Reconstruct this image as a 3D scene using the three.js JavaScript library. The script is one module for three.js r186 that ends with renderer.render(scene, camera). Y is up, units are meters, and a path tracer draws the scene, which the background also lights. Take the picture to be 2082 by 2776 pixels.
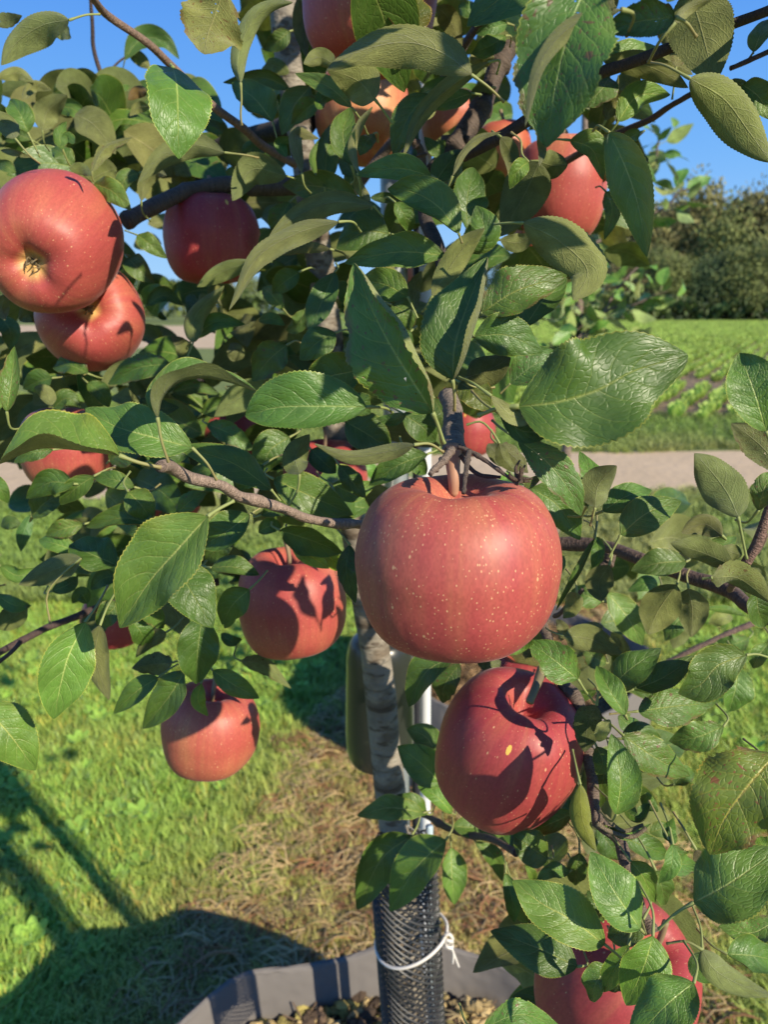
import * as THREE from 'three';
import { mergeGeometries } from 'three/addons/utils/BufferGeometryUtils.js';

// ---------------------------------------------------------------- camera, sky, sun, exposure
const W = 2082, H = 2776, FPX = 2005, PITCH = 15.3 * Math.PI / 180;
const scene = new THREE.Scene();
const camera = new THREE.PerspectiveCamera(2 * Math.atan(H / 2 / FPX) * 180 / Math.PI, W / H, 0.02, 3000);
camera.position.set(0, 1.5, 0);
camera.rotation.set(-PITCH, 0, 0);
camera.focus = 0.33; camera.userData.fStop = 14;
camera.updateMatrixWorld(true);
const renderer = new THREE.WebGLRenderer();
renderer.toneMapping = THREE.LinearToneMapping;
renderer.toneMappingExposure = 1.3;
renderer.shadowMap.enabled = true;

const SUN = new THREE.Vector3(0.609, 0.508, 0.609).normalize();
const sun = new THREE.DirectionalLight(new THREE.Color(1, 0.89, 0.7), 5);
sun.position.copy(SUN).multiplyScalar(30); sun.name = 'sun';
sun.castShadow = true; sun.shadow.radius = 1; sun.shadow.mapSize.set(4096, 4096);
Object.assign(sun.shadow.camera, { left: -12, right: 12, top: 12, bottom: -12, near: 1, far: 120 });
scene.add(sun, sun.target);
{ // clear blue sky: deep overhead, paler towards the horizon
  const w = 256, h = 128, d = new Float32Array(w * h * 4);
  const stops = [[0, .33, .54, .76], [.17, .15, .37, .74], [.33, .085, .265, .69], [.7, .035, .13, .4], [1.6, .02, .08, .27]];
  for (let j = 0; j < h; j++) for (let i = 0; i < w; i++) {
    const el = Math.abs(((j + .5) / h - .5) * Math.PI);
    let k = 0; while (k < stops.length - 2 && el > stops[k + 1][0]) k++;
    const t = Math.min(1, (el - stops[k][0]) / (stops[k + 1][0] - stops[k][0]));
    for (let c = 0; c < 3; c++) d[(j * w + i) * 4 + c] = stops[k][c + 1] * (1 - t) + stops[k + 1][c + 1] * t;
    d[(j * w + i) * 4 + 3] = 1;
  }
  const t = new THREE.DataTexture(d, w, h, THREE.RGBAFormat, THREE.FloatType);
  t.mapping = THREE.EquirectangularReflectionMapping; t.magFilter = THREE.LinearFilter; t.minFilter = THREE.LinearFilter; t.needsUpdate = true;
  scene.background = t; scene.environment = t;
}

// ---------------------------------------------------------------- helpers
let seed = 12345;
const rnd = () => { seed = (seed + 0x6d2b79f5) | 0; let t = Math.imul(seed ^ (seed >>> 15), 1 | seed); t = (t + Math.imul(t ^ (t >>> 7), 61 | t)) ^ t; return ((t ^ (t >>> 14)) >>> 0) / 4294967296; };
const rr = (a, b) => a + (b - a) * rnd();
const V3 = (x, y, z) => new THREE.Vector3(x, y, z);
const clamp = (x, a = 0, b = 1) => Math.min(b, Math.max(a, x));
const lerp = (a, b, t) => a + (b - a) * t;
const sstep = (a, b, x) => { const t = clamp((x - a) / (b - a)); return t * t * (3 - 2 * t); };
const hash = (x, y, s = 0) => { let n = Math.imul(x | 0, 374761393) + Math.imul(y | 0, 668265263) + Math.imul(s | 0, 974634777); n = Math.imul(n ^ (n >>> 13), 1274126177); return ((n ^ (n >>> 16)) >>> 0) / 4294967296; };
function vnoise(x, y, s = 0, px = 0, py = 0) {
  let xi = Math.floor(x), yi = Math.floor(y); const fx = x - xi, fy = y - yi, u = fx * fx * (3 - 2 * fx), v = fy * fy * (3 - 2 * fy);
  const wx = (a) => px ? ((a % px) + px) % px : a, wy = (a) => py ? ((a % py) + py) % py : a;
  const a = hash(wx(xi), wy(yi), s), b = hash(wx(xi + 1), wy(yi), s), c = hash(wx(xi), wy(yi + 1), s), d = hash(wx(xi + 1), wy(yi + 1), s);
  return lerp(lerp(a, b, u), lerp(c, d, u), v);
}
const fbm = (x, y, s, p, o = 4) => { let r = 0, a = .5, t = 0; for (let i = 0; i < o; i++) { r += a * vnoise(x, y, s + i, p, p); t += a; a *= .5; x *= 2; y *= 2; p *= 2; } return r / t; };
const srgb = (x) => Math.round(255 * clamp(x <= .0031308 ? 12.92 * x : 1.055 * Math.pow(x, 1 / 2.4) - .055));
function tex(w, h, f, color = true, rep = true) {
  const d = new Uint8Array(w * h * 4);
  for (let j = 0; j < h; j++) for (let i = 0; i < w; i++) {
    const c = f((i + .5) / w, (j + .5) / h), o = (j * w + i) * 4;
    if (color) { d[o] = srgb(c[0]); d[o + 1] = srgb(c[1]); d[o + 2] = srgb(c[2]); } else d[o] = d[o + 1] = d[o + 2] = Math.round(255 * clamp(c));
    d[o + 3] = c[3] === undefined ? 255 : Math.round(255 * c[3]);
  }
  const t = new THREE.DataTexture(d, w, h); if (color) t.colorSpace = THREE.SRGBColorSpace;
  t.magFilter = THREE.LinearFilter; t.minFilter = THREE.LinearMipmapLinearFilter; t.generateMipmaps = true;
  if (rep) t.wrapS = t.wrapT = THREE.RepeatWrapping; t.needsUpdate = true; return t;
}
const used = {};
function numbered(n) { const k = used[n] = (used[n] ?? -1) + 1; return k ? n + '_' + String(k).padStart(3, '0') : n; }
const tag = (o, label, category, group, kind) => { if (label) o.userData.label = label; if (category) o.userData.category = category; if (group) o.userData.group = group; if (kind) o.userData.kind = kind; return o; };
function mesh(name, geo, mat, parent = scene) { const m = new THREE.Mesh(geo, mat); m.name = parent === scene ? numbered(name) : name; m.castShadow = m.receiveShadow = true; parent.add(m); return m; }
function group(name, x, y, z) { const g = new THREE.Group(); g.name = numbered(name); g.position.set(x, y, z); scene.add(g); return g; }
// a pixel of the photograph and a distance along the view axis -> a point of the place
const MW = camera.matrixWorld;
const at = (px, py, d) => V3((px - W / 2) / FPX * d, (H / 2 - py) / FPX * d, -d).applyMatrix4(MW);
function onPlane(px, py, y) { const p = at(px, py, 1), c = camera.position, t = (y - c.y) / (p.y - c.y); return p.sub(c).multiplyScalar(t).add(c); }
const K = 700 / 1659, REG = { A: [0, 0], B: [700, 0], C: [1382, 0], D: [0, 700], E: [700, 700], F: [1382, 700], G: [0, 1400], H: [700, 1400], I: [1382, 1400], J: [0, 2076], K: [700, 2076], M: [1382, 2076], P: [0, 0] };
const RX = (r, x) => r === 'P' ? x : REG[r][0] + x * K, RY = (r, y) => r === 'P' ? y : REG[r][1] + y * K;

// tapered tube along points; rad(s) radius, bumps gives knobbly bark
function tube(pts, rad, { seg = 24, sides = 8, bumps = 0, caps = true, seedN = 1, uvs = 1 } = {}) {
  const c = pts.length > 2 ? new THREE.CatmullRomCurve3(pts, false, 'centripetal') : new THREE.LineCurve3(pts[0], pts[1]);
  const fr = c.computeFrenetFrames(seg, false), pos = [], uv = [], idx = [], len = c.getLength();
  for (let i = 0; i <= seg; i++) {
    const s = i / seg, p = c.getPointAt(s), r = rad(s);
    for (let j = 0; j <= sides; j++) {
      const a = j / sides * 2 * Math.PI, k = r * (1 + bumps * (vnoise(s * len / (r * 3) , Math.cos(a) * 1.5 + 5, seedN) - .5) * 2);
      const q = p.clone().addScaledVector(fr.normals[i], Math.cos(a) * k).addScaledVector(fr.binormals[i], Math.sin(a) * k);
      pos.push(q.x, q.y, q.z); uv.push(j / sides * uvs, s * len / (2 * Math.PI * Math.max(rad(.5), 1e-4)) * uvs);
    }
  }
  for (let i = 0; i < seg; i++) for (let j = 0; j < sides; j++) { const a = i * (sides + 1) + j, b = a + sides + 1; idx.push(a, a + 1, b, b, a + 1, b + 1); }
  if (caps) for (const e of [0, seg]) {
    const p = c.getPointAt(e / seg), o = pos.length / 3; pos.push(p.x, p.y, p.z); uv.push(.5, .5);
    for (let j = 0; j < sides; j++) { const a = e * (sides + 1) + j; e ? idx.push(a, a + 1, o) : idx.push(a + 1, a, o); }
  }
  const g = new THREE.BufferGeometry(); g.setAttribute('position', new THREE.Float32BufferAttribute(pos, 3)); g.setAttribute('uv', new THREE.Float32BufferAttribute(uv, 2)); g.setIndex(idx); g.computeVertexNormals(); return g;
}
function tint(g, f) { // vertex colours from position
  const p = g.attributes.position, c = new Float32Array(p.count * 3);
  for (let i = 0; i < p.count; i++) { const k = typeof f === 'function' ? f(p.getX(i), p.getY(i), p.getZ(i), i) : f; c.set(k, i * 3); }
  g.setAttribute('color', new THREE.BufferAttribute(c, 3)); return g;
}

// ---------------------------------------------------------------- ground
const strip0 = V3(-0.14, 0, -0.6), stripDir = V3(0.28, 0, -0.96).normalize();
const stripDist = (x, z) => Math.abs((x - strip0.x) * stripDir.z - (z - strip0.z) * stripDir.x) + .35 * (fbm(x * 1.3 + 7, z * 1.3 + 9, 31, 0, 3) - .5);
const turfTex = tex(1024, 1024, (u, v) => {
  const n = fbm(u * 10, v * 10, 3, 10, 5), m = fbm(u * 60, v * 60, 9, 60, 3), k = clamp(n * .6 + m * .6 - .1);
  return [lerp(.08, .22, k), lerp(.12, .26, k), lerp(.025, .06, k)];
});
const soilTex = tex(1024, 1024, (u, v) => {
  const n = fbm(u * 8, v * 8, 13, 8, 5), m = fbm(u * 90, v * 90, 19, 90, 3), k = clamp(n * .5 + m * .7 - .1);
  return [lerp(.09, .34, k), lerp(.06, .24, k), lerp(.035, .14, k)];
});
const roadTex = tex(1024, 1024, (u, v) => {
  const n = fbm(u * 6, v * 6, 23, 6, 5), m = fbm(u * 120, v * 120, 29, 120, 2), k = clamp(n * .5 + m * .5);
  return [lerp(.44, .64, k), lerp(.33, .48, k), lerp(.2, .31, k)];
});
const soilBump = tex(512, 512, (u, v) => fbm(u * 40, v * 40, 41, 40, 4), false);
const sheetMat = (map, rep, bump = .02) => { const m = map.clone(); m.repeat.set(rep, rep); m.needsUpdate = true; const b = soilBump.clone(); b.repeat.set(rep, rep); b.needsUpdate = true; return new THREE.MeshStandardMaterial({ map: m, roughness: .95, bumpMap: b, bumpScale: bump }); };
function sheet(pts, y) { // pts [x,z,...], uv in metres
  const s = new THREE.Shape(); for (let i = 0; i < pts.length; i += 2) i ? s.lineTo(pts[i], -pts[i + 1]) : s.moveTo(pts[i], -pts[i + 1]);
  const g = new THREE.ShapeGeometry(s); g.rotateX(-Math.PI / 2); g.translate(0, y, 0); return g;
}
tag(mesh('ground', sheet([-900, 60, 900, 60, 900, -1500, -900, -1500], 0), sheetMat(turfTex, .5)), 'grassy ground of the orchard reaching to the horizon', 'ground', null, 'structure');
tag(mesh('dirt_road', sheet([-60, -5.2, -20, -5.6, 0, -5.9, 10, -6.3, 60, -7.8, 60, -10.2, 10, -8.3, 0, -7.8, -20, -7.6, -60, -7.6], .008), sheetMat(roadTex, .4, .008)), 'pale dirt track crossing behind the orchard', 'dirt road', null, 'structure');
tag(mesh('bare_field', sheet([-90, -34, 1.2, -30, 1.6, -70, -90, -84], .006), sheetMat(roadTex, .25, .04)), 'pale bare ploughed soil beyond the track on the left', 'field', null, 'structure');
tag(mesh('crop_soil', sheet([1.2, -10.4, 70, -15, 160, -96, 3, -96], .004), sheetMat(soilTex, .5, .05)), 'brown soil between the rows of the green field', 'field', null, 'structure');
{ // bare strip along the row of trees
  const L = [], R = [];
  for (let i = 0; i <= 40; i++) { const t = -2 + i * .16, w = .42 + .16 * Math.sin(i * 1.7) * Math.sin(i * .6 + 1), c = strip0.clone().addScaledVector(stripDir, t); L.push([c.x + stripDir.z * w, c.z - stripDir.x * w]); R.push([c.x - stripDir.z * w, c.z + stripDir.x * w]); }
  tag(mesh('bare_strip', sheet([...L, ...R.reverse()].flat(), .004), sheetMat(soilTex, 1.1, .02)), 'brown bare strip of dry soil under the row of trees', 'soil strip', null, 'structure');
}
// grass blades in tufts
function tuftGeo(n, hgt, wid, lean) {
  const pos = [], idx = [];
  for (let k = 0; k < n; k++) {
    const a = rr(0, 6.28), x = rr(-.02, .02), z = rr(-.02, .02), h = hgt * rr(.6, 1.15), l = h * rr(.25, lean), w = wid * rr(.7, 1.3), dx = Math.cos(a), dz = Math.sin(a), o = pos.length / 3;
    for (const [s, ww] of [[0, 1], [.45, .9], [.8, .6]]) for (const e of [-1, 1]) pos.push(x + dx * l * s * s - dz * w * ww * e, h * s * (1 - .25 * s), z + dz * l * s * s + dx * w * ww * e);
    pos.push(x + dx * l, h * .78, z + dz * l);
    idx.push(o, o + 1, o + 2, o + 2, o + 1, o + 3, o + 2, o + 3, o + 4, o + 4, o + 3, o + 5, o + 4, o + 5, o + 6);
  }
  const g = new THREE.BufferGeometry(); g.setAttribute('position', new THREE.Float32BufferAttribute(pos, 3)); g.setIndex(idx); g.computeVertexNormals(); return g;
}
const bladeMat = new THREE.MeshPhysicalMaterial({ color: 0xffffff, roughness: .62, transmission: .3, thickness: 0, side: THREE.DoubleSide, specularIntensity: .6 });
function scatter(name, geo, mat, n, place, label, cat, parent = scene) {
  const im = new THREE.InstancedMesh(geo, mat, n), q = new THREE.Quaternion(), e = new THREE.Euler(), m4 = new THREE.Matrix4(), col = new THREE.Color(); let k = 0;
  for (let i = 0; i < n; i++) { const r = place(i); if (!r) continue; e.set(r.rx ?? 0, r.ry ?? rr(0, 6.28), r.rz ?? 0); q.setFromEuler(e); m4.compose(V3(r.x, r.y, r.z), q, V3(r.s, r.sy ?? r.s, r.s)); im.setMatrixAt(k, m4); im.setColorAt(k, col.setRGB(...r.c)); k++; }
  im.count = k; im.name = parent === scene ? numbered(name) : name; im.castShadow = im.receiveShadow = true; tag(im, label, cat, null, 'stuff'); parent.add(im); return im;
}
const POT = { x: .03, z: -.525, r: .5, h: .45 }, POT2 = { x: .44, z: -2.36, r: .47, h: .36 };
const inPot = (x, z, m = 0) => Math.hypot(x - POT.x, z - POT.z) < POT.r + m || Math.hypot(x - POT2.x, z - POT2.z) < POT2.r + m;
const onRoad = (x, z) => { const a = -5.9 - x * .042 + .1 * Math.sin(x * 2), b = -7.8 - x * .05 + .1 * Math.sin(x * 3); return z < a && z > b; };
{
  const near = tuftGeo(10, .05, .0014, .9);
  scatter('grass', near, bladeMat, 75000, () => {
    const f = .55 + 4.6 * Math.pow(rnd(), 1.25), x = rr(-1, 1) * (.7 + f * .62), z = -f; if (inPot(x, z, .02)) return null;
    const d = stripDist(x, z), dry = 1 - sstep(.35, .95, d), n = fbm(x * 3, z * 3, 51, 0, 3); if (rnd() < dry * .3) return null;
    const y = clamp(dry * .9 + (n - .5) * .9), b = rr(.75, 1.25), g = [.38, .58, .095], st = [.6, .46, .17];
    return { x, y: 0, z, s: rr(.6, 1.3) * (1 - .3 * dry), c: g.map((v, i) => lerp(v, st[i], rnd() < .1 ? 1 : y * .68) * b) };
  }, 'short green grass of the orchard floor thinning to straw by the trees', 'grass');
  const far = tuftGeo(8, .1, .0032, .8);
  scatter('meadow_grass', far, bladeMat, 32000, () => {
    const f = 3.6 + 10 * Math.pow(rnd(), 1.4), x = rr(-1, 1) * f * .62, z = -f; if (onRoad(x, z) || inPot(x, z, .05) || (x > 1.4 && f > 10.9)) return null;
    const n = fbm(x * .8, z * .8, 61, 0, 3), y = clamp((n - .35) * 1.4), b = rr(.75, 1.2);
    return { x, y: 0, z, s: rr(.6, 1.5), c: [lerp(.27, .46, y) * b, lerp(.4, .42, y) * b, lerp(.08, .17, y) * b] };
  }, 'longer rough grass beside the dirt track', 'grass');
  // broad weed leaves in the turf
  const weed = []; for (let k = 0; k < 6; k++) { const g = new THREE.CircleGeometry(.012, 7); g.scale(1, 1.7, 1); g.translate(0, .02, 0); g.rotateX(-1.0); g.rotateY(k * 1.05); weed.push(g); }
  scatter('clover', mergeGeometries(weed), bladeMat, 600, () => { const f = .8 + 3 * rnd(), x = rr(-1.6, 1.6), z = -f; if (inPot(x, z) || stripDist(x, z) < .75) return null; const b = rr(.7, 1.3); return { x, y: .02, z, s: rr(.5, 1.3), rx: rr(-.2, .2), c: [.3 * b, .5 * b, .08 * b] }; }, 'small broad-leaved weeds among the grass', 'weeds');
  // dry straw over the strip
  const st = []; for (let k = 0; k < 5; k++) { const a = rr(-.02, .02), b = rr(-.02, .02); st.push(tube([V3(a - .03, .003, b), V3(a, .012 * rr(.6, 1.6), b + .006), V3(a + .03, .003, b - .004)], () => .0011, { seg: 4, sides: 3, caps: false }).rotateY(rr(0, 3))); }
  const strawGeo = mergeGeometries(st), strawMat = new THREE.MeshStandardMaterial({ roughness: .85 });
  scatter('dry_straw', strawGeo, strawMat, 8000, () => {
    const t = rr(-.6, 4.2), w = rr(-.75, .75), x = strip0.x + stripDir.x * t - stripDir.z * w, z = strip0.z + stripDir.z * t + stripDir.x * w; if (inPot(x, z) || stripDist(x, z) > .6 || z > -.4) return null;
    const b = rr(.6, 1.3), r = rnd() < .35; return { x, y: rr(0, .02), z, s: rr(.6, 1.7), rx: rr(-.3, .3), c: r ? [.36 * b, .18 * b, .085 * b] : [.54 * b, .39 * b, .19 * b] };
  }, 'dry brown straw and dead grass on the bare strip', 'straw');
}
{ // crop field: leafy heads in rows
  const lf = []; for (let k = 0; k < 9; k++) { const g = new THREE.PlaneGeometry(.09, .16, 2, 3), p = g.attributes.position; for (let i = 0; i < p.count; i++) { const y = p.getY(i) + .08; p.setXYZ(i, p.getX(i) * (y > .13 ? .45 : y < .03 ? .3 : 1), y, .25 * Math.abs(p.getX(i)) - y * y * 2.2); } g.rotateX(.5 + .5 * rnd()); g.rotateY(k * .7 + rr(0, .5)); g.computeVertexNormals(); lf.push(g); }
  const head = mergeGeometries(lf), rows = [], dir = V3(.48, 0, -.877).normalize(), side = V3(.877, 0, .48).normalize();
  for (let r = -90; r < 140; r++) for (let k = 0; k < 260; k++) { const t = k * .25 * (1 + k * .004) + rr(-.06, .06), b = V3(6, 0, -14).addScaledVector(side, r * .42 + rr(-.05, .05)).addScaledVector(dir, t - 12); rows.push(b); }
  scatter('crop_plants', head, bladeMat, rows.length, (i) => {
    const p = rows[i], f = -p.z; if (f < 10.1 + p.x * .06 + .3 * Math.sin(p.x * 2.3) || f > 96 || p.x < 1.6 || Math.abs(p.x) > f * .6 + 2 || vnoise(p.x * .6, p.z * .6, 77) < .12) return null;
    const b = rr(.8, 1.25); return { x: p.x, y: 0, z: p.z, s: rr(.8, 1.25) * (1 + f * .008), c: [.4 * b, .55 * b, .12 * b] };
  }, 'rows of bright green leafy crop in the field', 'crop');
}
// distant wood and hedges
const leafTri = (() => { const g = new THREE.PlaneGeometry(1, 1, 1, 2), p = g.attributes.position; for (let i = 0; i < p.count; i++) p.setXYZ(i, p.getX(i) * (Math.abs(p.getY(i)) < .1 ? 1 : .25), p.getY(i) * 1.4, .2 * Math.abs(p.getX(i))); return g; })();
function crownGeo(n, lobes, size, sq) {
  const pos = [], nor = [], idx = [], col = [], lo = [];
  for (let i = 0; i < lobes; i++) { const a = rr(0, 6.28), h = Math.pow(rnd(), .8), r = .62 * Math.sqrt(1 - (h * .85) ** 2) * rr(.5, 1); lo.push([Math.cos(a) * r, .18 + h * .66 * sq, Math.sin(a) * r, rr(.2, .36)]); }
  const v = V3(), a = V3(), b = V3();
  for (let i = 0; i < n; i++) {
    const l = lo[Math.floor(rnd() * lobes)]; v.set(rr(-1, 1), rr(-1, 1), rr(-1, 1)).normalize(); const k = l[3] * Math.pow(rnd(), .28), c = V3(l[0], l[1], l[2]).addScaledVector(v, k);
    a.set(rr(-1, 1), rr(-1, 1), rr(-1, 1)).cross(v).normalize(); b.copy(v).multiplyScalar(rr(-.3, .8)).addScaledVector(V3(rr(-1, 1), rr(-1, 1), rr(-1, 1)), .8).cross(a).normalize();
    const s = size * rr(.6, 1.4), o = pos.length / 3, tn = rr(.65, 1.3);
    for (const [p, q] of [[-.3, -1], [.3, -1], [1, 0], [-1, 0], [0, 1.1]]) { const w = c.clone().addScaledVector(a, p * s).addScaledVector(b, q * s); pos.push(w.x, w.y, w.z); nor.push(v.x, v.y + .3, v.z); col.push(tn, tn, tn); }
    idx.push(o, o + 1, o + 2, o, o + 2, o + 3, o + 3, o + 2, o + 4);
  }
  const g = new THREE.BufferGeometry(); g.setAttribute('position', new THREE.Float32BufferAttribute(pos, 3)); g.setAttribute('color', new THREE.Float32BufferAttribute(col, 3)); g.setIndex(idx); g.computeVertexNormals(); return g;
}
const woodMat = [[.19, .23, .06], [.25, .24, .08], [.11, .17, .055], [.3, .25, .09]].map(c => new THREE.MeshPhysicalMaterial({ color: new THREE.Color(...c), vertexColors: true, roughness: .9, transmission: .25, thickness: 0, side: THREE.DoubleSide }));
const barkPlain = new THREE.MeshStandardMaterial({ color: new THREE.Color(.1, .075, .055), roughness: .95 });
{
  const crowns = [crownGeo(11000, 30, .015, 1), crownGeo(11000, 22, .016, 1.1), crownGeo(11000, 38, .014, .9)];
  const trunkG = tube([V3(0, -.02, 0), V3(.02, .3, 0), V3(0, .62, .02)], s => .035 * (1 - .6 * s), { seg: 6, sides: 7 });
  const spec = [];
  // [pixel x, pixel y of the top, depth, width factor, material]
  for (const a of [[1640, 600, 120, 1, 2], [1700, 575, 112, 1, 1], [1770, 560, 105, 1.1, 1], [1850, 548, 108, 1.1, 3], [1930, 538, 104, 1.1, 1], [2010, 546, 100, 1.1, 0], [2080, 532, 106, 1.1, 2], [2160, 540, 100, 1.2, 1], [1960, 690, 92, 1.3, 2], [2060, 660, 90, 1.3, 0], [1820, 690, 94, 1.2, 0], [1730, 700, 96, 1.2, 3], [1560, 640, 130, 1, 0], [1470, 660, 135, 1, 1], [2150, 680, 92, 1.2, 3],
    [1380, 700, 140, 1, 0], [1290, 710, 150, 1, 2], [1180, 715, 150, 1.1, 0], [1060, 720, 150, 1.1, 1], [930, 735, 150, 1.1, 0], [800, 745, 150, 1.1, 2], [690, 752, 150, 1.2, 0], [590, 756, 150, 1.2, 1], [490, 762, 150, 1.1, 0], [390, 752, 150, 1.2, 2], [290, 745, 150, 1.2, 0], [180, 740, 150, 1.2, 1], [60, 735, 150, 1.2, 0], [-60, 730, 150, 1.2, 2]]) spec.push(a);
  spec.forEach(([px, py, d, wf, mi], i) => {
    const top = at(px, py, d), h = top.y / .98, g = group('wood_tree', top.x, 0, top.z);
    mesh('trunk', trunkG, barkPlain, g).scale.setScalar(h); const c = mesh('crown', crowns[i % 3], woodMat[mi], g); c.scale.set(h * .62 * wf, h, h * .62 * wf); c.rotation.y = i * 1.9;
    const n = i + 1, sp = [['broad', 'narrow', 'spreading'][i % 3], ['olive', 'brownish', 'dark green', 'yellowish brown'][mi]].join(' ');
    const nth = ['first', 'second', 'third', 'fourth', 'fifth', 'sixth', 'seventh', 'eighth', 'ninth', 'tenth', 'eleventh', 'twelfth', 'thirteenth', 'fourteenth', 'fifteenth'], mine = spec.filter(a => (a[0] > 1420) === (px > 1420)).sort((a, b) => a[0] - b[0]), k = nth[mine.findIndex(a => a[0] === px)] + ' from the left';
    const side = px > 1420 ? 'brownish trees of the wood at the far edge of the green field' : 'low green trees of the distant wood seen through the gaps on the left';
    tag(g, px > 1420 ? (py > 650 ? 'lower ' : 'tall ') + sp + ' tree in the far wood behind the field, ' + k : sp + ' tree in the distant wood between the apple branches, ' + k, 'tree', side);
  });
  scatter('hedge', leafTri, new THREE.MeshPhysicalMaterial({ roughness: .9, transmission: .25, thickness: 0, side: THREE.DoubleSide }), 16000, () => {
    const u = rnd(), left = u < .35, x = left ? rr(-95, 8) : rr(6, 130), z = left ? rr(-104, -98) : -rr(82, 90) - 10 * (x < 50), h = (left ? 5 : 3.4) * (.6 + .5 * vnoise(x * .25, 4, 91)), b = rr(.6, 1.3), dk = vnoise(x * .12, 9, 95);
    return { x, y: h * Math.sqrt(rnd()), z, s: rr(.35, .8), rx: rr(0, 6), rz: rr(0, 6), c: [lerp(.06, .2, dk) * b, lerp(.13, .25, dk) * b, lerp(.035, .06, dk) * b] };
  }, 'low green hedge and undergrowth at the foot of the wood', 'hedge');
}

// ---------------------------------------------------------------- fabric planters
function planter(P, label) {
  const g = group('fabric_planter', P.x, 0, P.z), N = 96, prof = [[1.0, 0], [1.02, .12], [1.02, .24], [1.0, .345], [.985, .352], [.972, .346], [.965, .3], [.95, .23]], pos = [], uv = [], idx = [];
  for (let i = 0; i <= N; i++) { const a = i / N * 2 * Math.PI; prof.forEach(([r, y], k) => { const wv = .018 * Math.sin(a * 5 + 1) + .012 * Math.sin(a * 9 + 2) + .004 * Math.sin(a * 23), e = (k > 1 ? wv : wv * .3), yy = y + (k > 1 ? .012 * Math.sin(a * 3 + .6) + .007 * Math.sin(a * 11) : 0); pos.push(Math.cos(a) * P.r * (r + e), yy * P.h / .35, Math.sin(a) * P.r * (r + e)); uv.push(a * P.r, k * .06); }); }
  const M = prof.length; for (let i = 0; i < N; i++) for (let k = 0; k < M - 1; k++) { const a = i * M + k, b = a + M; idx.push(a, a + 1, b, b, a + 1, b + 1); }
  const geo = new THREE.BufferGeometry(); geo.setAttribute('position', new THREE.Float32BufferAttribute(pos, 3)); geo.setAttribute('uv', new THREE.Float32BufferAttribute(uv, 2)); geo.setIndex(idx); geo.computeVertexNormals();
  mesh('fabric_wall', geo, fabricMat, g);
  const so = new THREE.CircleGeometry(P.r * .955, 48); so.rotateX(-Math.PI / 2); so.translate(0, P.h - .1, 0); mesh('soil', so, sheetMat(soilTex, 2, .02), g);
  tag(g, label, 'planter'); return g;
}
const fabricMat = new THREE.MeshStandardMaterial({ color: new THREE.Color(.165, .15, .138), roughness: .88, side: THREE.DoubleSide, bumpMap: (() => { const t = tex(256, 256, (u, v) => .5 + .9 * (fbm(u * 4, v * 4, 5, 4, 5) - .5) + .12 * (vnoise(u * 60, v * 60, 8, 60, 60) - .5), false); t.repeat.set(1.2, 1.2); return t; })(), bumpScale: .012 });
function bladeDry() { const pos = [], idx = []; for (let i = 0; i <= 10; i++) for (let j = 0; j <= 4; j++) { const s = i / 10, t = (j - 2) / 2, w = .017 * Math.sin(Math.PI * Math.pow(s, .85)) * (1 + .15 * Math.sin(s * 20 + t)); pos.push(t * w * Math.cos(t * .9), .012 * Math.abs(t) * Math.sin(s * 3) + .016 * Math.sin(s * 3.1), (s - .5) * .055); } for (let i = 0; i < 10; i++) for (let j = 0; j < 4; j++) { const a = i * 5 + j; idx.push(a, a + 5, a + 1, a + 1, a + 5, a + 6); } const g = new THREE.BufferGeometry(); g.setAttribute('position', new THREE.Float32BufferAttribute(pos, 3)); g.setIndex(idx); g.computeVertexNormals(); return g; }
planter(POT, 'round grey fabric planter around the mesh guard of the near apple tree');
planter(POT2, 'dark fabric planter behind the trunk, filled with brown mulch');
{
  const chip = []; for (let k = 0; k < 3; k++) { const g = new THREE.IcosahedronGeometry(.008, 1), p = g.attributes.position; for (let i = 0; i < p.count; i++) { const s = 1 + .5 * (hash(Math.round(p.getX(i) * 3e4), Math.round(p.getY(i) * 3e4 + p.getZ(i) * 7e4), k) - .5); p.setXYZ(i, p.getX(i) * s * 1.3, p.getY(i) * s * .7, p.getZ(i) * s); } g.translate(rr(-.01, .01), 0, rr(-.01, .01)); g.computeVertexNormals(); chip.push(g); }
  const cm = new THREE.MeshStandardMaterial({ roughness: .9 });
  const put = (P, n, near) => () => { const a = rr(0, 6.28), r = P.r * .94 * Math.sqrt(rnd()), b = rr(.5, 1.3), q = rnd(); return { x: P.x + Math.cos(a) * r, y: P.h - .1 + rr(-.004, .03), z: P.z + Math.sin(a) * r, s: rr(.5, 1.3), rx: rr(-1, 1), rz: rr(-1, 1), c: near ? (q < .45 ? [.5 * b, .37 * b, .17 * b] : q < .7 ? [.4 * b, .33 * b, .1 * b] : [.1 * b, .065 * b, .04 * b]) : [.3 * b, .19 * b, .09 * b] }; };
  scatter('mulch', mergeGeometries(chip), cm, 6500, put(POT, 0, true), 'pale dried hops and leaf crumbs on the soil of the near planter', 'mulch');
  { const dl = bladeDry(); scatter('dried_leaves', dl, new THREE.MeshStandardMaterial({ roughness: .85, side: THREE.DoubleSide }), 110, put(POT, 0, true), 'curled dry leaves on the soil of the near planter', 'leaves'); }
  const st2 = []; for (let k = 0; k < 4; k++) st2.push(tube([V3(-.025, 0, rr(-.01, .01)), V3(0, .012, 0), V3(.025, 0, rr(-.01, .01))], () => .0012, { seg: 4, sides: 3, caps: false }).rotateY(rr(0, 3)));
  scatter('straw_litter', mergeGeometries(st2), cm, 1500, put(POT, 0, true), 'straw stems lying on the soil of the near planter', 'straw');
  scatter('planter_mulch', mergeGeometries(st2), cm, 4500, put(POT2, 0, false), 'brown straw mulch in the planter behind', 'mulch');
}

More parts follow.
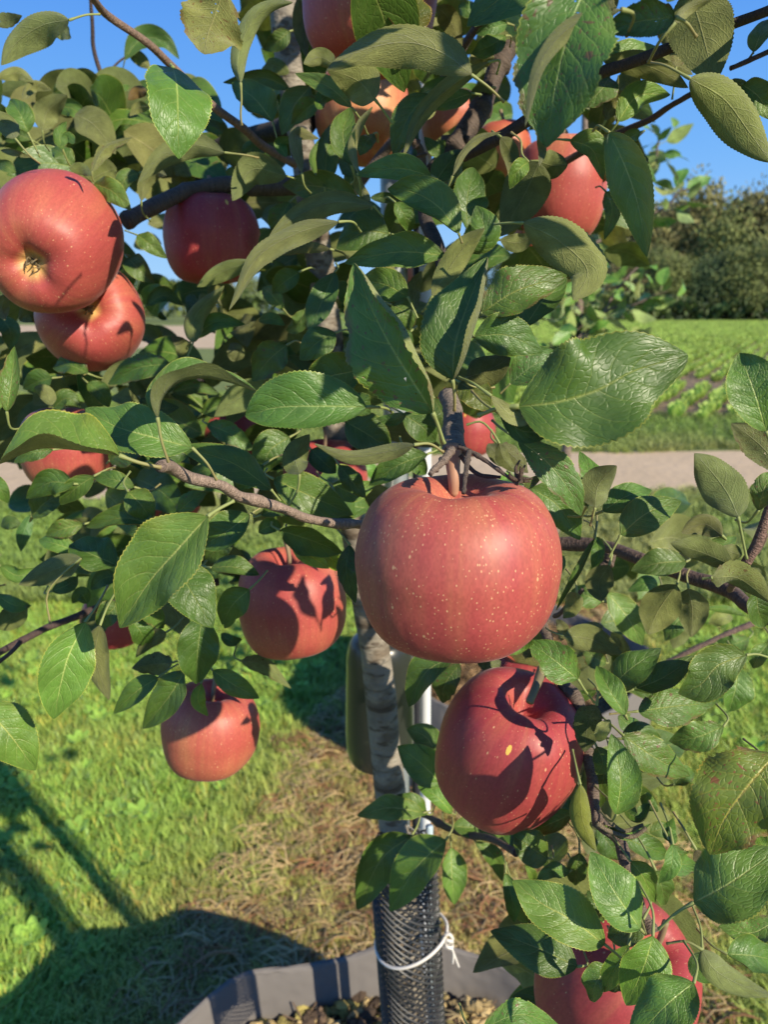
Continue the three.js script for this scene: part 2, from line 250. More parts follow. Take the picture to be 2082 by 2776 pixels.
// ---------------------------------------------------------------- bark, leaves: materials
const barkTex = tex(512, 1024, (u, v) => {
  const n = fbm(u * 4, v * 14, 101, 0, 4), m = vnoise(u * 26, v * 50, 105, 26, 50), l = vnoise(u * 14, v * 40, 109, 14, 40), st = vnoise(u * 3, v * 60, 111, 3, 60);
  let c = [lerp(.55, 1.05, n) * lerp(.8, 1.1, m), 0, 0]; c[1] = c[0] * .93; c[2] = c[0] * .85; if (st > .8) c = c.map(x => x * .72);
  if (l > .88) c = [1.25, 1.15, 1.0]; return c.map(x => x * .78);
});
const barkBump = tex(512, 1024, (u, v) => .5 * fbm(u * 6, v * 24, 121, 0, 4) + .3 * vnoise(u * 26, v * 50, 105, 26, 50) + .2 * (vnoise(u * 14, v * 40, 109, 14, 40) > .86), false);
const barkMat = new THREE.MeshStandardMaterial({ map: barkTex, bumpMap: barkBump, bumpScale: .0012, roughness: .78, vertexColors: true });
// veins of an apple leaf: u across (0..1), v along
function vein(u, v) {
  const t = (u - .5) * 2, at_ = Math.abs(t), sd = t < 0 ? 0 : .5, wob = .03 * (vnoise(u * 6, v * 7, 131) - .5);
  const ph = (v + wob - .27 * Math.pow(at_, 1.2)) * 6.8 + sd, d = Math.abs(ph - Math.floor(ph) - .5) * 2, mid = at_, k = v > .02 && v < .97 ? 1 : 0;
  const lat = Math.exp(-Math.pow(d / lerp(.075, .045, at_), 2)) * k * (1 - .5 * at_), main = Math.exp(-Math.pow(mid / lerp(.036, .012, v), 2));
  // fine network: nearest-cell borders
  const gx = ph * 2.4, gy = at_ * 8 + sd * 60 + .5 * vnoise(u * 20, v * 30, 133); let d1 = 9, d2 = 9;
  for (let i = -1; i <= 1; i++) for (let j = -1; j <= 1; j++) { const X = Math.floor(gx) + i, Y = Math.floor(gy) + j, dd = Math.hypot(X + hash(X, Y, 7) - gx, Y + hash(X, Y, 8) - gy); if (dd < d1) { d2 = d1; d1 = dd; } else if (dd < d2) d2 = dd; }
  return { lat, main, net: 1 - sstep(0, .28, d2 - d1), cell: d1, puff: Math.sqrt(d) };
}
const hole = (u, v) => { const n = vnoise(u * 7 + 3, v * 12, 171), m = vnoise(u * 30, v * 50, 173), e = Math.abs(u * 2 - 1), bite = fbm(u * 5, v * 9 + 2, 177, 0, 3) + .55 * sstep(.6, 1, e); return n * .8 + m * .2 > .915 || bite > 1.17 ? 0 : 1; };
const scab = (u, v) => Math.max(sstep(.74, .86, fbm(u * 9, v * 16, 181, 0, 4)), .7 * sstep(.88, 1.08, Math.abs(u * 2 - 1) * .55 + fbm(u * 4, v * 7, 183, 0, 4) * .85), sstep(.86, .9, vnoise(u * 26, v * 44, 187)));
const topColour = (u, v) => {
  const e = vein(u, v), n = fbm(u * 5, v * 8, 141, 0, 4), k = lerp(.75, 1.25, n), vk = clamp(e.main * .8 + e.lat * .3 + e.net * .05), q = sstep(.45, .8, fbm(u * 3 + 4, v * 4, 147, 0, 3)), ed = sstep(.955, .985, Math.abs(u * 2 - 1));
  return [lerp(lerp(.085, .118, q), .34, Math.max(vk, ed * .75)) * k, lerp(lerp(.17, .19, q), .4, Math.max(vk, ed * .6)) * k, lerp(.024, .11, Math.max(vk, ed * .3)) * k];
};
const leafTop = tex(512, 1024, topColour, true, false);
const leafTopWorn = tex(512, 1024, (u, v) => { const c = topColour(u, v), b = scab(u, v); return [lerp(c[0], .14, b), lerp(c[1], .088, b), lerp(c[2], .035, b), hole(u, v)]; }, true, false);
const leafTopBump = tex(512, 1024, (u, v) => { const e = vein(u, v); return clamp(.3 + .22 * e.puff - .1 * e.lat - .2 * e.main + .13 * (1 - e.net) * (.6 + .4 * (1 - e.cell)) + .14 * fbm(u * 12, v * 20, 144, 0, 3)); }, false, false);
const leafTopRough = tex(256, 512, (u, v) => .33 + .24 * fbm(u * 8, v * 12, 151, 0, 4), false, false);
const lowColour = (u, v) => {
  const e = vein(u, v), n = fbm(u * 6, v * 9, 161, 0, 4), f = vnoise(u * 120, v * 220, 165), k = lerp(.75, 1.2, n) * lerp(.85, 1.12, f), vk = clamp(e.main * .8 + e.lat * .3 + e.net * .1);
  return [lerp(.37, .58, vk) * k, lerp(.41, .6, vk) * k, lerp(.14, .27, vk) * k];
};
const leafLow = tex(512, 1024, lowColour, true, false);
const leafLowWorn = tex(512, 1024, (u, v) => { const c = lowColour(u, v), b = scab(u, v) * .85; return [lerp(c[0], .24, b), lerp(c[1], .15, b), lerp(c[2], .06, b), hole(u, v)]; }, true, false);
const leafLowBump = tex(512, 1024, (u, v) => { const e = vein(u, v); return clamp(.3 + .35 * e.main + .22 * e.lat + .12 * e.net + .12 * vnoise(u * 120, v * 220, 165)); }, false, false);
const upperMat = new THREE.MeshPhysicalMaterial({ map: leafTop, bumpMap: leafTopBump, bumpScale: .0009, roughnessMap: leafTopRough, roughness: 1, vertexColors: true, transparent: true, opacity: .9, side: THREE.DoubleSide });
const lowerMat = new THREE.MeshPhysicalMaterial({ map: leafLow, bumpMap: leafLowBump, bumpScale: .0009, roughness: .92, vertexColors: true, transmission: .6, thickness: 0, specularIntensity: .3, side: THREE.DoubleSide });
const upperWorn = upperMat.clone(); upperWorn.map = leafTopWorn; const lowerWorn = lowerMat.clone(); lowerWorn.map = leafLowWorn; lowerWorn.alphaTest = .5;
const leafMats = [upperMat, lowerMat], wornMats = [upperWorn, lowerWorn];
const stalkMat = new THREE.MeshPhysicalMaterial({ vertexColors: true, roughness: .6 });

// one leaf blade. mid: points base -> tip, width in metres
function bladeGeo(mid, width, o = {}) {
  const { u = 1, r = 0, r2 = r, f = 14, k = [0, 0], nS = 64, nT = 8, wave = .06, teeth = 30, oval = 0, tone = [1, 1, 1], view = null } = o;
  const c = new THREE.CatmullRomCurve3(mid, false, 'centripetal'), P = [], h = nT / 2, ph = rnd() * 6.28, ph2 = rnd() * 6.28, D = Math.PI / 180;
  const cam = view ?? camera.position; let sign = 0;
  const mm = c.getPoint(.5), Vm = cam.clone().sub(mm).normalize(), Lm = c.getTangent(.5), Sm = Vm.clone().cross(Lm).normalize();
  const right = V3(1, 0, 0), upc = V3(0, Math.cos(PITCH), -Math.sin(PITCH)), sy = Sm.dot(upc), sx = Sm.dot(right);
  sign = Math.abs(sy) > .35 ? Math.sign(sy) : Math.sign(sx);
  const NU = [], cut = o.cut;
  for (let i = 0; i <= nS; i++) {
    const s = i / nS, p = c.getPoint(s), L = c.getTangent(s), V = cam.clone().sub(p).normalize(), S = V.clone().cross(L).normalize().multiplyScalar(sign), N0 = V.addScaledVector(L, -V.dot(L)).normalize();
    const a = lerp(r, r2, s) * D, N = N0.clone().multiplyScalar(Math.cos(a)).addScaledVector(S, Math.sin(a)), d = S.clone().multiplyScalar(Math.cos(a)).addScaledVector(N0, -Math.sin(a)), U = N.clone().multiplyScalar(u);
    NU.push(U);
    let hw = Math.pow(Math.sin(Math.PI * Math.pow(s, lerp(.84, .95, oval))), lerp(.86, .68, oval)); if (!(hw > 0)) hw = 0;
    hw *= width / 2;
    const row = new Array(nT + 1);
    for (const sd of [1, -1]) {
      let x = 0, y = 0; row[h] = p.clone();
      const tooth = 1 + (s > .06 && s < .985 ? .085 * ((s * teeth + (sd > 0 ? .3 : 0)) % 1 - .5) : 0);
      for (let j = 1; j <= h; j++) {
        const t = j / h, ang = (f * sstep(0, .3, t) + (sd > 0 ? k[0] : k[1]) * sstep(.45, 1, t) - 10 * t) * D, st = hw / h;
        x += Math.cos(ang) * st; y += Math.sin(ang) * st;
        const wv = hw * wave * t * t * Math.sin(s * 15 + ph + sd * 1.3) + hw * wave * .6 * t * Math.sin(s * 7 + ph2 + sd * 2.1), e = j === h ? tooth : 1;
        row[h + sd * j] = p.clone().addScaledVector(d, sd * x * e).addScaledVector(U, y + wv);
      }
    }
    P.push(row);
  }
  const make = (low) => {
    const pos = [], uv = [], idx = [], n1 = nT + 1;
    for (let i = 0; i <= nS; i++) for (let j = 0; j <= nT; j++) { const q = P[i][j]; pos.push(q.x, q.y, q.z); uv.push(j / nT, i / nS); }
    for (let i = 0; i < nS; i++) for (let j = 0; j < nT; j++) { const a = i * n1 + j, b = a + n1; idx.push(a, a + 1, b, b, a + 1, b + 1); }
    const g = new THREE.BufferGeometry(); g.setAttribute('position', new THREE.Float32BufferAttribute(pos, 3)); g.setAttribute('uv', new THREE.Float32BufferAttribute(uv, 2)); g.setIndex(idx); g.computeVertexNormals();
    const m = (nS >> 1) * n1 + h, nn = V3().fromBufferAttribute(g.attributes.normal, m), flip = nn.dot(NU[nS >> 1]) < 0;
    if (flip !== low) { for (let i = 0; i < idx.length; i += 3) { const t = idx[i + 1]; idx[i + 1] = idx[i + 2]; idx[i + 2] = t; } g.setIndex(idx); g.computeVertexNormals(); }
    if (low) { const pp = g.attributes.position, no = g.attributes.normal; for (let i = 0; i <= nS; i++) for (let j = 0; j <= nT; j++) { const q = i * n1 + j, e = .00028 * (1 - Math.pow(Math.abs(j / nT * 2 - 1), 6)) * (i === 0 || i === nS ? 0 : 1); pp.setXYZ(q, pp.getX(q) + no.getX(q) * e, pp.getY(q) + no.getY(q) * e, pp.getZ(q) + no.getZ(q) * e); } }
    return tint(g, tone);
  };
  return mergeGeometries([make(false), make(true)], true);
}

// ---------------------------------------------------------------- the apple tree
const TREE = group('apple_tree', .04, .3, -.65); const TP = TREE.position;
tag(TREE, 'young apple tree in front, its leafy branches filling the picture', 'apple tree');
const local = (g, base = TP) => g.translate(-base.x, -base.y, -base.z);
const toP = (reg, a, z0, z1) => { const n = a.length / 2, out = []; for (let i = 0; i < n; i++) out.push(at(RX(reg, a[2 * i]), RY(reg, a[2 * i + 1]), lerp(z0, z1, n > 1 ? i / (n - 1) : 0))); return out; };
function wood(name, reg, a, z0, z1, r0, r1, col, o = {}) {
  const pts = toP(reg, a, z0, z1);
  const g = tube(pts, s => lerp(r0, r1, s) * (1 + (o.knob ?? 0) * Math.pow(Math.max(0, Math.sin(s * 19 + a[0])), 6)), { seg: o.seg ?? 40, sides: o.sides ?? 10, bumps: o.bumps ?? .12, seedN: a[0] | 0, uvs: o.uvs ?? 1 });
  return mesh(name, local(tint(g, col)), barkMat, TREE);
}
const DARK = [.1, .082, .07], GREY = [.36, .31, .26], PINK = [.36, .26, .21], MIDB = [.2, .155, .13], BRN = [.14, .105, .085];
// trunk (pixels in the whole photograph)
const trunkTex = tex(512, 1024, (u, v) => { const n = fbm(u * 5, v * 12, 301, 0, 4), m = fbm(u * 20, v * 20, 305, 20, 3), sc = sstep(.6, .72, fbm(u * 5 + v * 3, v * 12, 309, 0, 4)), bl = sstep(.55, .7, fbm(u * 3, v * 5, 313, 0, 4)); let k = lerp(.55, 1.1, n) * lerp(.85, 1.12, m); const c = [k, k * .95, k * .86]; return c.map((x, i) => lerp(lerp(x, x * [.5, .42, .35][i], bl * .8), [.2, .14, .1][i], sc * .75)); });
const trunkMat = new THREE.MeshStandardMaterial({ map: trunkTex, bumpMap: barkBump, bumpScale: .002, roughness: .8, vertexColors: true });
wood('trunk', 'P', [1125, 2900, 1098, 2600, 1068, 2250, 1042, 2000, 1022, 1800, 990, 1600, 945, 1350, 905, 1100, 885, 850, 862, 680, 832, 480, 795, 250, 772, 80, 765, -150], .84, .59, .019, .0105, [.3, .275, .24], { seg: 120, sides: 20, bumps: .09, uvs: 1, knob: .07 }).material = trunkMat;
wood('branch', 'P', [835, 330, 760, 350, 690, 368, 600, 395, 545, 425, 500, 470], .66, .8, .0098, .006, DARK, { knob: .15 });
wood('branch', 'P', [560, 405, 552, 450, 545, 500], .78, .7, .006, .006, DARK);
wood('branch', 'P', [850, 500, 720, 506, 625, 500, 506, 518, 422, 557, 336, 602], .63, .56, .0072, .0056, [.17, .14, .12], { bumps: .2, knob: .2 });
wood('branch', 'B', [1620, 300, 1545, 420, 1490, 570, 1420, 720, 1330, 850, 1230, 990, 1130, 1110], .52, .5, .0062, .0075, BRN, { bumps: .18, knob: .45 });
wood('branch', 'B', [1680, -60, 1560, 20, 1410, 170, 1290, 350, 1160, 560, 960, 800, 790, 1000, 560, 1300], .5, .62, .0026, .0045, MIDB);
wood('branch', 'B', [1090, 1130, 1070, 1370, 1170, 1640, 1235, 2050, 1245, 2330], .5, .40, .0045, .0042, DARK);
wood('branch', 'E', [1215, 880, 1248, 960, 1254, 1060, 1250, 1160, 1262, 1250], .345, .318, .0042, .0052, [.3, .26, .23], { bumps: .1, knob: .1 });
wood('branch', 'B', [1330, 900, 1450, 900, 1640, 830], .5, .5, .003, .002, DARK);
wood('branch', 'B', [1060, 1130, 1040, 960, 990, 900], .48, .47, .003, .0022, [.2, .14, .11], { knob: .6 });
wood('twig', 'A', [560, -60, 610, 10, 690, 100, 940, 272, 1110, 432, 1340, 660, 1560, 822, 1680, 930, 1900, 1060], .42, .6, .0021, .0034, PINK, { bumps: .08 });
wood('twig', 'A', [575, -60, 590, 140, 600, 320, 660, 520, 690, 640, 740, 830, 760, 1000], .7, .8, .0016, .0032, [.17, .12, .12]);
wood('twig', 'A', [665, 490, 770, 390, 800, 370], .75, .75, .0011, .001, MIDB);
wood('twig', 'C', [1720, 40, 1659, 72, 1200, 240, 800, 398, 560, 478, 300, 640, 0, 850, -300, 1000], .33, .47, .0021, .0042, [.12, .085, .08]);
wood('twig', 'C', [1170, 605, 1020, 690, 900, 770, 710, 852, 500, 960, 250, 1100], .46, .58, .0017, .003, [.19, .12, .1]);
wood('twig', 'C', [1720, 310, 1659, 335, 1560, 380, 1480, 415, 1420, 440], .42, .42, .0016, .0014, [.24, .14, .12]);
wood('twig', 'D', [1030, 1340, 1062, 1332, 1100, 1345, 1220, 1410, 1430, 1462, 1530, 1530, 1659, 1560, 1860, 1625, 1940, 1662, 2160, 1705, 2300, 1708, 2600, 1760], .288, .40, .0026, .0024, [.46, .36, .31], { bumps: .18, knob: .25 });
wood('twig', 'G', [-60, 900, 0, 870, 150, 790, 310, 710, 500, 640, 620, 590, 900, 520, 1400, 420], .46, .68, .0021, .004, [.16, .11, .11]);
wood('twig', 'G', [-30, 950, 60, 880, 110, 830, 130, 800], .45, .455, .0012, .0014, [.16, .11, .11]);
wood('branch', 'P', [985, 1430, 1250, 1450, 1509, 1474, 1635, 1480, 1720, 1510, 1846, 1556, 1973, 1598, 2032, 1645, 2130, 1700], .62, .40, .006, .0040, [.2, .14, .115], { bumps: .12, knob: .15 });
wood('twig', 'P', [2100, 1668, 1980, 1715, 1876, 1763, 1800, 1800], .8, .85, .0034, .003, [.4, .28, .25]);
wood('twig', 'P', [1440, 1600, 1466, 1680, 1495, 1760, 1521, 1840, 1568, 1906, 1585, 1990, 1606, 2100, 1618, 2220, 1680, 2280, 1694, 2340, 1725, 2430, 1768, 2530], .47, .375, .0036, .0030, [.22, .17, .14], { bumps: .2, knob: .35, seg: 70 });
wood('twig', 'P', [2110, 1300, 2082, 1390, 2053, 1476, 2023, 1527], .35, .36, .002, .0027, [.3, .19, .16]);
wood('twig', 'I', [1640, 120, 1600, 200, 1530, 290, 1440, 430, 1420, 470], .355, .42, .0018, .002, [.34, .24, .2]);
wood('twig', 'I', [650, 240, 640, 290, 590, 340, 620, 390, 632, 435], .43, .43, .0034, .0012, [.2, .15, .12], { knob: .4 });
wood('twig', 'I', [470, 470, 330, 620, 290, 640], .42, .46, .0012, .0016, MIDB);
wood('twig', 'K', [950, 260, 1100, 330, 1180, 380, 1330, 440, 1500, 470, 1659, 560], .66, .50, .003, .0022, MIDB, { knob: .3 });
wood('twig', 'M', [560, 370, 640, 420, 790, 455, 880, 400], .38, .375, .0013, .0011, [.38, .32, .22]);
wood('twig', 'M', [610, 320, 680, 390, 740, 420, 860, 380], .38, .38, .0012, .001, [.36, .34, .2]);
wood('twig', 'D', [900, 480, 1000, 580, 1100, 670, 1300, 800], .8, .7, .002, .003, DARK);
wood('twig', 'D', [120, 560, 250, 610, 300, 650], .85, .85, .0022, .002, DARK);
// dead fruit stalks around the main stem
wood('twig', 'E', [1250, 1225, 1200, 1290, 1150, 1340, 1105, 1388], .308, .296, .0017, .0011, [.36, .29, .25], { bumps: .25, knob: .4 });
wood('twig', 'E', [1360, 1235, 1345, 1300, 1330, 1400, 1320, 1512], .302, .288, .0012, .0008, [.2, .16, .14], { bumps: .25, knob: .4 });
wood('twig', 'E', [1290, 1210, 1380, 1250, 1480, 1315, 1600, 1400, 1670, 1452], .31, .296, .001, .0007, [.26, .2, .17], { bumps: .2, knob: .4 });
wood('twig', 'E', [1300, 1265, 1360, 1345, 1420, 1390, 1560, 1408], .312, .31, .001, .0008, [.16, .12, .11], { bumps: .2 });
{ const g = []; for (let i = 0; i < 9; i++) { const b = at(RX('F', 60 + rr(-15, 15)), RY('F', 1420 + rr(-15, 15)), .296), e = b.clone().add(V3(rr(-.006, .006), rr(-.002, .008), rr(-.003, .005))); g.push(tube([b, b.clone().lerp(e, .5).add(V3(rr(-.002, .002), 0, 0)), e], s => .0011 * (1 - .7 * s), { seg: 4, sides: 5 })); } mesh('dried_calyx', local(tint(mergeGeometries(g), [.24, .17, .13])), barkMat, TREE); }

// ---- leaves, copied one by one: [midrib base->tip], width, depth, side (1 upper, -1 underside), options
const LV = {
  A: [
    [[440, 130, 270, 165, 110, 270, 5, 420], 225, .40, -1, { p: [550, 96, 640, 92], f: 20, r: 15 }], [[-70, 130, 40, 130, 140, 100], 90, .45, -1], [[455, 240, 380, 195, 300, 215], 110, .55, -1, { p: [590, 320] }],
    [[1110, 432, 1135, 560, 1142, 760, 1146, 1022], 410, .33, 1, { r: 22, r2: 20, worn: 0, k: [8, 8], f: 6, oval: .25, p: [1095, 415], t: 1.2, z2: .308, b: .012 }], [[800, 385, 880, 270, 960, 240, 1060, 270, 1150, 380], 150, .75, 1, { t: .8 }], [[830, 330, 900, 380, 965, 445], 95, .75, -1],
    [[1435, -60, 1375, 110, 1335, 220, 1312, 350], 430, .30, -1, { f: 12, oval: .3, z2: .3 }], [[1545, 530, 1525, 400, 1560, 250, 1640, 110, 1740, 40, 1880, 15], 175, .36, -1, { p: [1550, 640, 1545, 740, 1552, 805], f: 35, r: 20 }],
    [[1750, 780, 1640, 640, 1490, 530], 240, .5, 1, { p: [1790, 930] }], [[1860, 570, 1700, 500, 1430, 530], 120, .55, 1, { t: .8 }],
    [[175, 850, 130, 740, 60, 640], 165, .48, 1, { p: [215, 930, 255, 1010] }], [[95, 890, 40, 800, -60, 690], 130, .46, -1, { p: [190, 1000, 255, 1050] }], [[270, 835, 300, 720, 430, 610], 160, .55, -1], [[140, 640, 220, 550, 330, 580], 85, .6, -1, { r: 20 }], [[-20, 500, 110, 470, 220, 530], 90, .6, -1],
    [[340, 600, 450, 560, 560, 600], 130, .7, 1, { t: .8 }], [[700, 600, 620, 680, 560, 810], 190, .7, 1, { t: .75 }], [[330, 690, 470, 700, 590, 850], 115, .62, 1], [[940, 590, 880, 590, 820, 640], 85, .6, -1, { c: [1, .6, .5] }], [[760, 600, 790, 570, 830, 550], 45, .7, 1], [[960, 690, 890, 690, 830, 745], 70, .65, -1],
    [[880, 830, 800, 850, 720, 890], 90, .65, 1, { t: .8 }], [[590, 1100, 680, 950, 850, 880], 100, .5, -1, { r: 30, f: 30 }], [[400, 960, 380, 880, 425, 780], 115, .5, 1], [[480, 920, 430, 885, 390, 940], 70, .48, -1], [[1050, 970, 960, 880, 880, 860], 120, .7, 1, { t: .8 }], [[960, 1020, 850, 970, 700, 1100], 160, .65, -1, { t: .8 }],
    [[1440, 980, 1250, 935, 1050, 1010, 880, 1180], 170, .45, -1, { p: [1600, 1000, 1659, 1015], f: 25 }], [[905, 1290, 930, 1180, 1000, 1110, 1070, 1130], 95, .5, -1, { f: 30 }], [[890, 1110, 800, 1150, 780, 1270], 130, .52, 1], [[600, 1180, 720, 1230, 840, 1350], 150, .5, 1], [[440, 1080, 520, 1085, 590, 1130], 75, .47, -1],
    [[880, 1510, 950, 1560, 1070, 1660], 120, .55, 1, { p: [800, 1480] }], [[1320, 760, 1400, 800, 1470, 870], 100, .7, 1, { t: .8 }], [[1839, 1130, 1620, 1090, 1490, 1290], 210, .48, -1, { p: [1900, 1150] }], [[100, 1110, 40, 1070, -40, 1060], 85, .55, 1], [[0, 965, 100, 985, 200, 1010], 45, .5, 1], [[470, 1060, 400, 990, 330, 950], 130, .53, 1, { t: .85 }],
    [[1560, 1010, 1620, 960, 1700, 980], 110, .6, 1, { t: .8 }], [[1330, 1130, 1400, 1080, 1460, 1070], 90, .65, 1, { t: .8 }], [[630, 900, 560, 960, 540, 1060], 150, .66, 1, { t: .7 }], [[200, 900, 120, 870, 20, 900], 120, .6, 1, { t: .7 }], [[1000, 1130, 1120, 1070, 1230, 1130], 130, .62, -1, { t: .7 }]],
  B: [
    [[1370, 480, 1190, 345, 960, 275, 660, 330, 435, 455], 300, .30, -1, { p: [1480, 560, 1580, 655], f: 22, r: 30, z2: .31, t: .95 }], [[750, 640, 640, 520, 440, 440], 260, .33, -1, { p: [790, 690, 862, 795], f: 18 }], [[500, 420, 400, 370, 290, 410], 120, .36, -1],
    [[945, 240, 930, 110, 895, -40], 370, .38, 1, { f: 25, t: .8, c: [1.4, .85, 1] }], [[1150, 40, 1230, 130, 1310, 300], 140, .5, -1], [[1480, 400, 1250, 545, 1050, 745, 930, 1010], 130, .36, -1, { f: 38, r: -20 }], [[1090, 600, 960, 760, 870, 1010], 210, .42, 1, { t: .8 }],
    [[600, 1060, 545, 880, 590, 690], 200, .38, 1, { t: .85, r: -10 }], [[640, 1110, 605, 940, 660, 790, 735, 685], 80, .37, -1, { f: 20 }], [[720, 1290, 650, 1200, 630, 1110], 75, .38, -1, { p: [800, 1390] }],
    [[1110, 1130, 900, 1080, 625, 1125], 185, .36, 1, { f: 12, t: 1.2 }], [[1290, 1500, 1170, 1340, 1010, 1240, 830, 1215], 270, .35, 1, { p: [1310, 1560], f: 15 }], [[1340, 1470, 1345, 1270, 1385, 1075], 265, .40, 1, { t: .8 }], [[1300, 1600, 1450, 1490, 1400, 1320], 230, .38, 1, { t: .9 }],
    [[1120, 1900, 1220, 1740, 1340, 1570, 1455, 1465], 175, .36, -1, { f: 10 }], [[840, 1500, 690, 1490, 500, 1600], 290, .42, 1, { t: .75 }], [[1200, 1640, 900, 1620, 550, 1690], 250, .37, 1, { f: 14 }],
    [[740, 1320, 480, 1300, 260, 1385, 70, 1515], 165, .38, -1, { p: [800, 1390], f: 20, r: 20 }], [[515, 1425, 250, 1500, 0, 1650, -190, 1995], 185, .36, -1, { f: 22, r: 15 }], [[460, 1600, 300, 1590, 150, 1640], 80, .42, -1],
    [[330, 560, 230, 680, 150, 870], 185, .5, 1, { t: .9 }], [[390, 640, 310, 700, 210, 800], 140, .48, 1, { t: .85 }], [[600, 690, 470, 570, 235, 470], 130, .42, 1, { c: [1.3, 1.1, 1.4] }], [[380, 700, 430, 620, 530, 610], 100, .45, -1], [[280, 1110, 250, 860, 390, 890], 95, .45, -1], [[180, 1010, 140, 920, 230, 880], 85, .5, -1], [[370, 1130, 350, 1000, 385, 900], 50, .46, -1],
    [[430, 1200, 440, 980, 510, 760], 170, .5, 1, { t: .8 }], [[560, 1230, 600, 1130, 510, 1020], 130, .52, 1, { t: .8 }], [[640, 1270, 400, 1200, 155, 1190], 210, .5, 1, { t: .8 }], [[740, 860, 690, 920, 650, 1000], 120, .48, 1, { t: .8 }], [[260, -20, 280, 180, 310, 370], 120, .5, -1, { t: .8 }], [[200, 200, 130, 260, 30, 320], 120, .55, 1, { t: .8 }], [[200, 1300, 140, 1400, 90, 1510], 160, .6, 1, { t: .8 }],
    [[1370, 600, 1250, 640, 1110, 695], 130, .45, 1], [[1050, 780, 1100, 700, 1135, 640], 95, .45, 1], [[1240, 920, 1150, 960, 1065, 880], 120, .5, 1, { t: .9 }], [[1250, 1130, 1320, 980, 1430, 880, 1560, 850], 65, .38, -1, { r: 40 }], [[1590, 230, 1480, 300, 1370, 345], 150, .45, 1, { t: 1.1 }], [[1600, 150, 1500, 180, 1400, 220], 110, .5, 1, { c: [.9, 1, 1.4] }], [[1040, 600, 1120, 560, 1210, 490], 85, .45, 1], [[1560, 880, 1620, 980, 1640, 1210], 120, .4, -1, { t: .8 }], [[1500, 560, 1420, 620, 1370, 700], 130, .5, -1], [[1130, 1180, 1200, 1080, 1300, 960], 170, .46, 1, { t: .8 }], [[880, 1300, 940, 1380, 980, 1500], 130, .45, 1, { t: .9 }], [[200, 470, 100, 420, 20, 440], 100, .6, 1, { t: .8 }], [[1290, 30, 1350, 60, 1420, 20], 100, .6, 1], [[1360, 390, 1440, 380, 1520, 370], 110, .46, -1], [[720, 1270, 830, 1270, 960, 1300], 70, .5, 1, { t: .7 }], [[100, 1480, 60, 1560, 110, 1650], 130, .6, 1, { t: .7 }]],
  C: [
    [[530, -170, 390, 180, 290, 600, 238, 950], 680, .235, 1, { f: 10, t: .9, r: -14, oval: .2, z2: .245, c: [.9, 1, 1.1] }], [[720, 60, 420, 155, 200, 400, 100, 815], 120, .232, -1, { f: 12, r: 10, z2: .228 }], [[1065, 110, 850, 135, 600, 195], 250, .25, 1, { t: .85, p: [1140, 150, 1200, 235] }], [[1065, 145, 1160, 50, 1340, -30], 90, .26, -1, { f: 30 }],
    [[1150, -80, 1230, 180, 1320, 535], 400, .36, -1, { f: 12, oval: .2 }], [[1070, 430, 1100, 300, 1100, 150], 140, .42, -1, { p: [1062, 520, 1045, 640] }], [[1570, 335, 1610, 230, 1670, 120], 140, .42, 1, { p: [1520, 400], c: [1.3, 1.1, 1.4] }], [[1160, 505, 1380, 640, 1540, 850, 1680, 1045], 340, .30, -1, { p: [1000, 420, 900, 400], f: 20, r: 10, oval: .2 }],
    [[1390, 540, 1480, 580, 1570, 670], 120, .4, -1], [[1500, 545, 1600, 620, 1690, 770], 190, .4, 1, { c: [1.2, 1.1, 1.3] }], [[620, 330, 800, 325, 1000, 340], 150, .42, 1, { t: 1.25 }], [[600, 385, 900, 430, 1150, 565], 165, .40, -1, { f: 20 }], [[830, 455, 760, 530, 690, 610], 160, .45, -1], [[640, 495, 590, 580, 470, 690], 200, .42, 1, { t: .8 }],
    [[700, 780, 820, 620, 1035, 610], 180, .42, 1, { t: 1.4 }], [[620, 770, 670, 660, 750, 585], 120, .43, -1], [[640, 850, 740, 1060, 830, 1330, 885, 1655], 310, .32, 1, { f: 14, r: -10, t: 1.35, z2: .325, c: [1.05, 1, 1.25], oval: .2 }], [[390, 900, 530, 960, 600, 1155], 210, .40, 1, { f: 25, r: 10 }], [[840, 850, 770, 900, 800, 1050], 120, .5, 1, { c: [1, 1, 1.3] }], [[870, 1000, 860, 1040, 850, 1090], 70, .5, 1],
    [[90, 1432, 320, 1550, 500, 1740, 410, 1930], 350, .33, -1, { p: [0, 1432, -100, 1440], f: 14, r: 12 }], [[270, 1655, 330, 1600, 372, 1550], 80, .4, 1], [[620, 1230, 660, 1340, 610, 1540], 130, .5, 1, { c: [1.2, 1.1, 1.3] }], [[190, 1040, 110, 1220, -60, 1520], 320, .42, -1, { t: .8 }], [[190, 1035, 260, 1060, 375, 1062], 200, .42, -1, { t: .85 }], [[120, 1040, 60, 1090, 0, 1215], 120, .38, 1, { t: 1.1, p: [80, 990, 70, 900, 10, 850] }], [[180, 860, 210, 960, 190, 1070], 60, .39, -1], [[880, 380, 1000, 380, 1180, 480], 150, .46, -1], [[960, 160, 1010, 230, 1040, 330], 110, .5, -1], [[1010, 10, 1060, -40, 1130, -80], 80, .5, 1], [[690, 900, 640, 960, 640, 1090], 120, .46, 1, { t: .8 }], [[-60, 1540, 60, 1560, 170, 1500], 120, .42, -1], [[700, 480, 690, 640, 690, 840], 30, .43, -1, { f: 60 }]],
  D: [
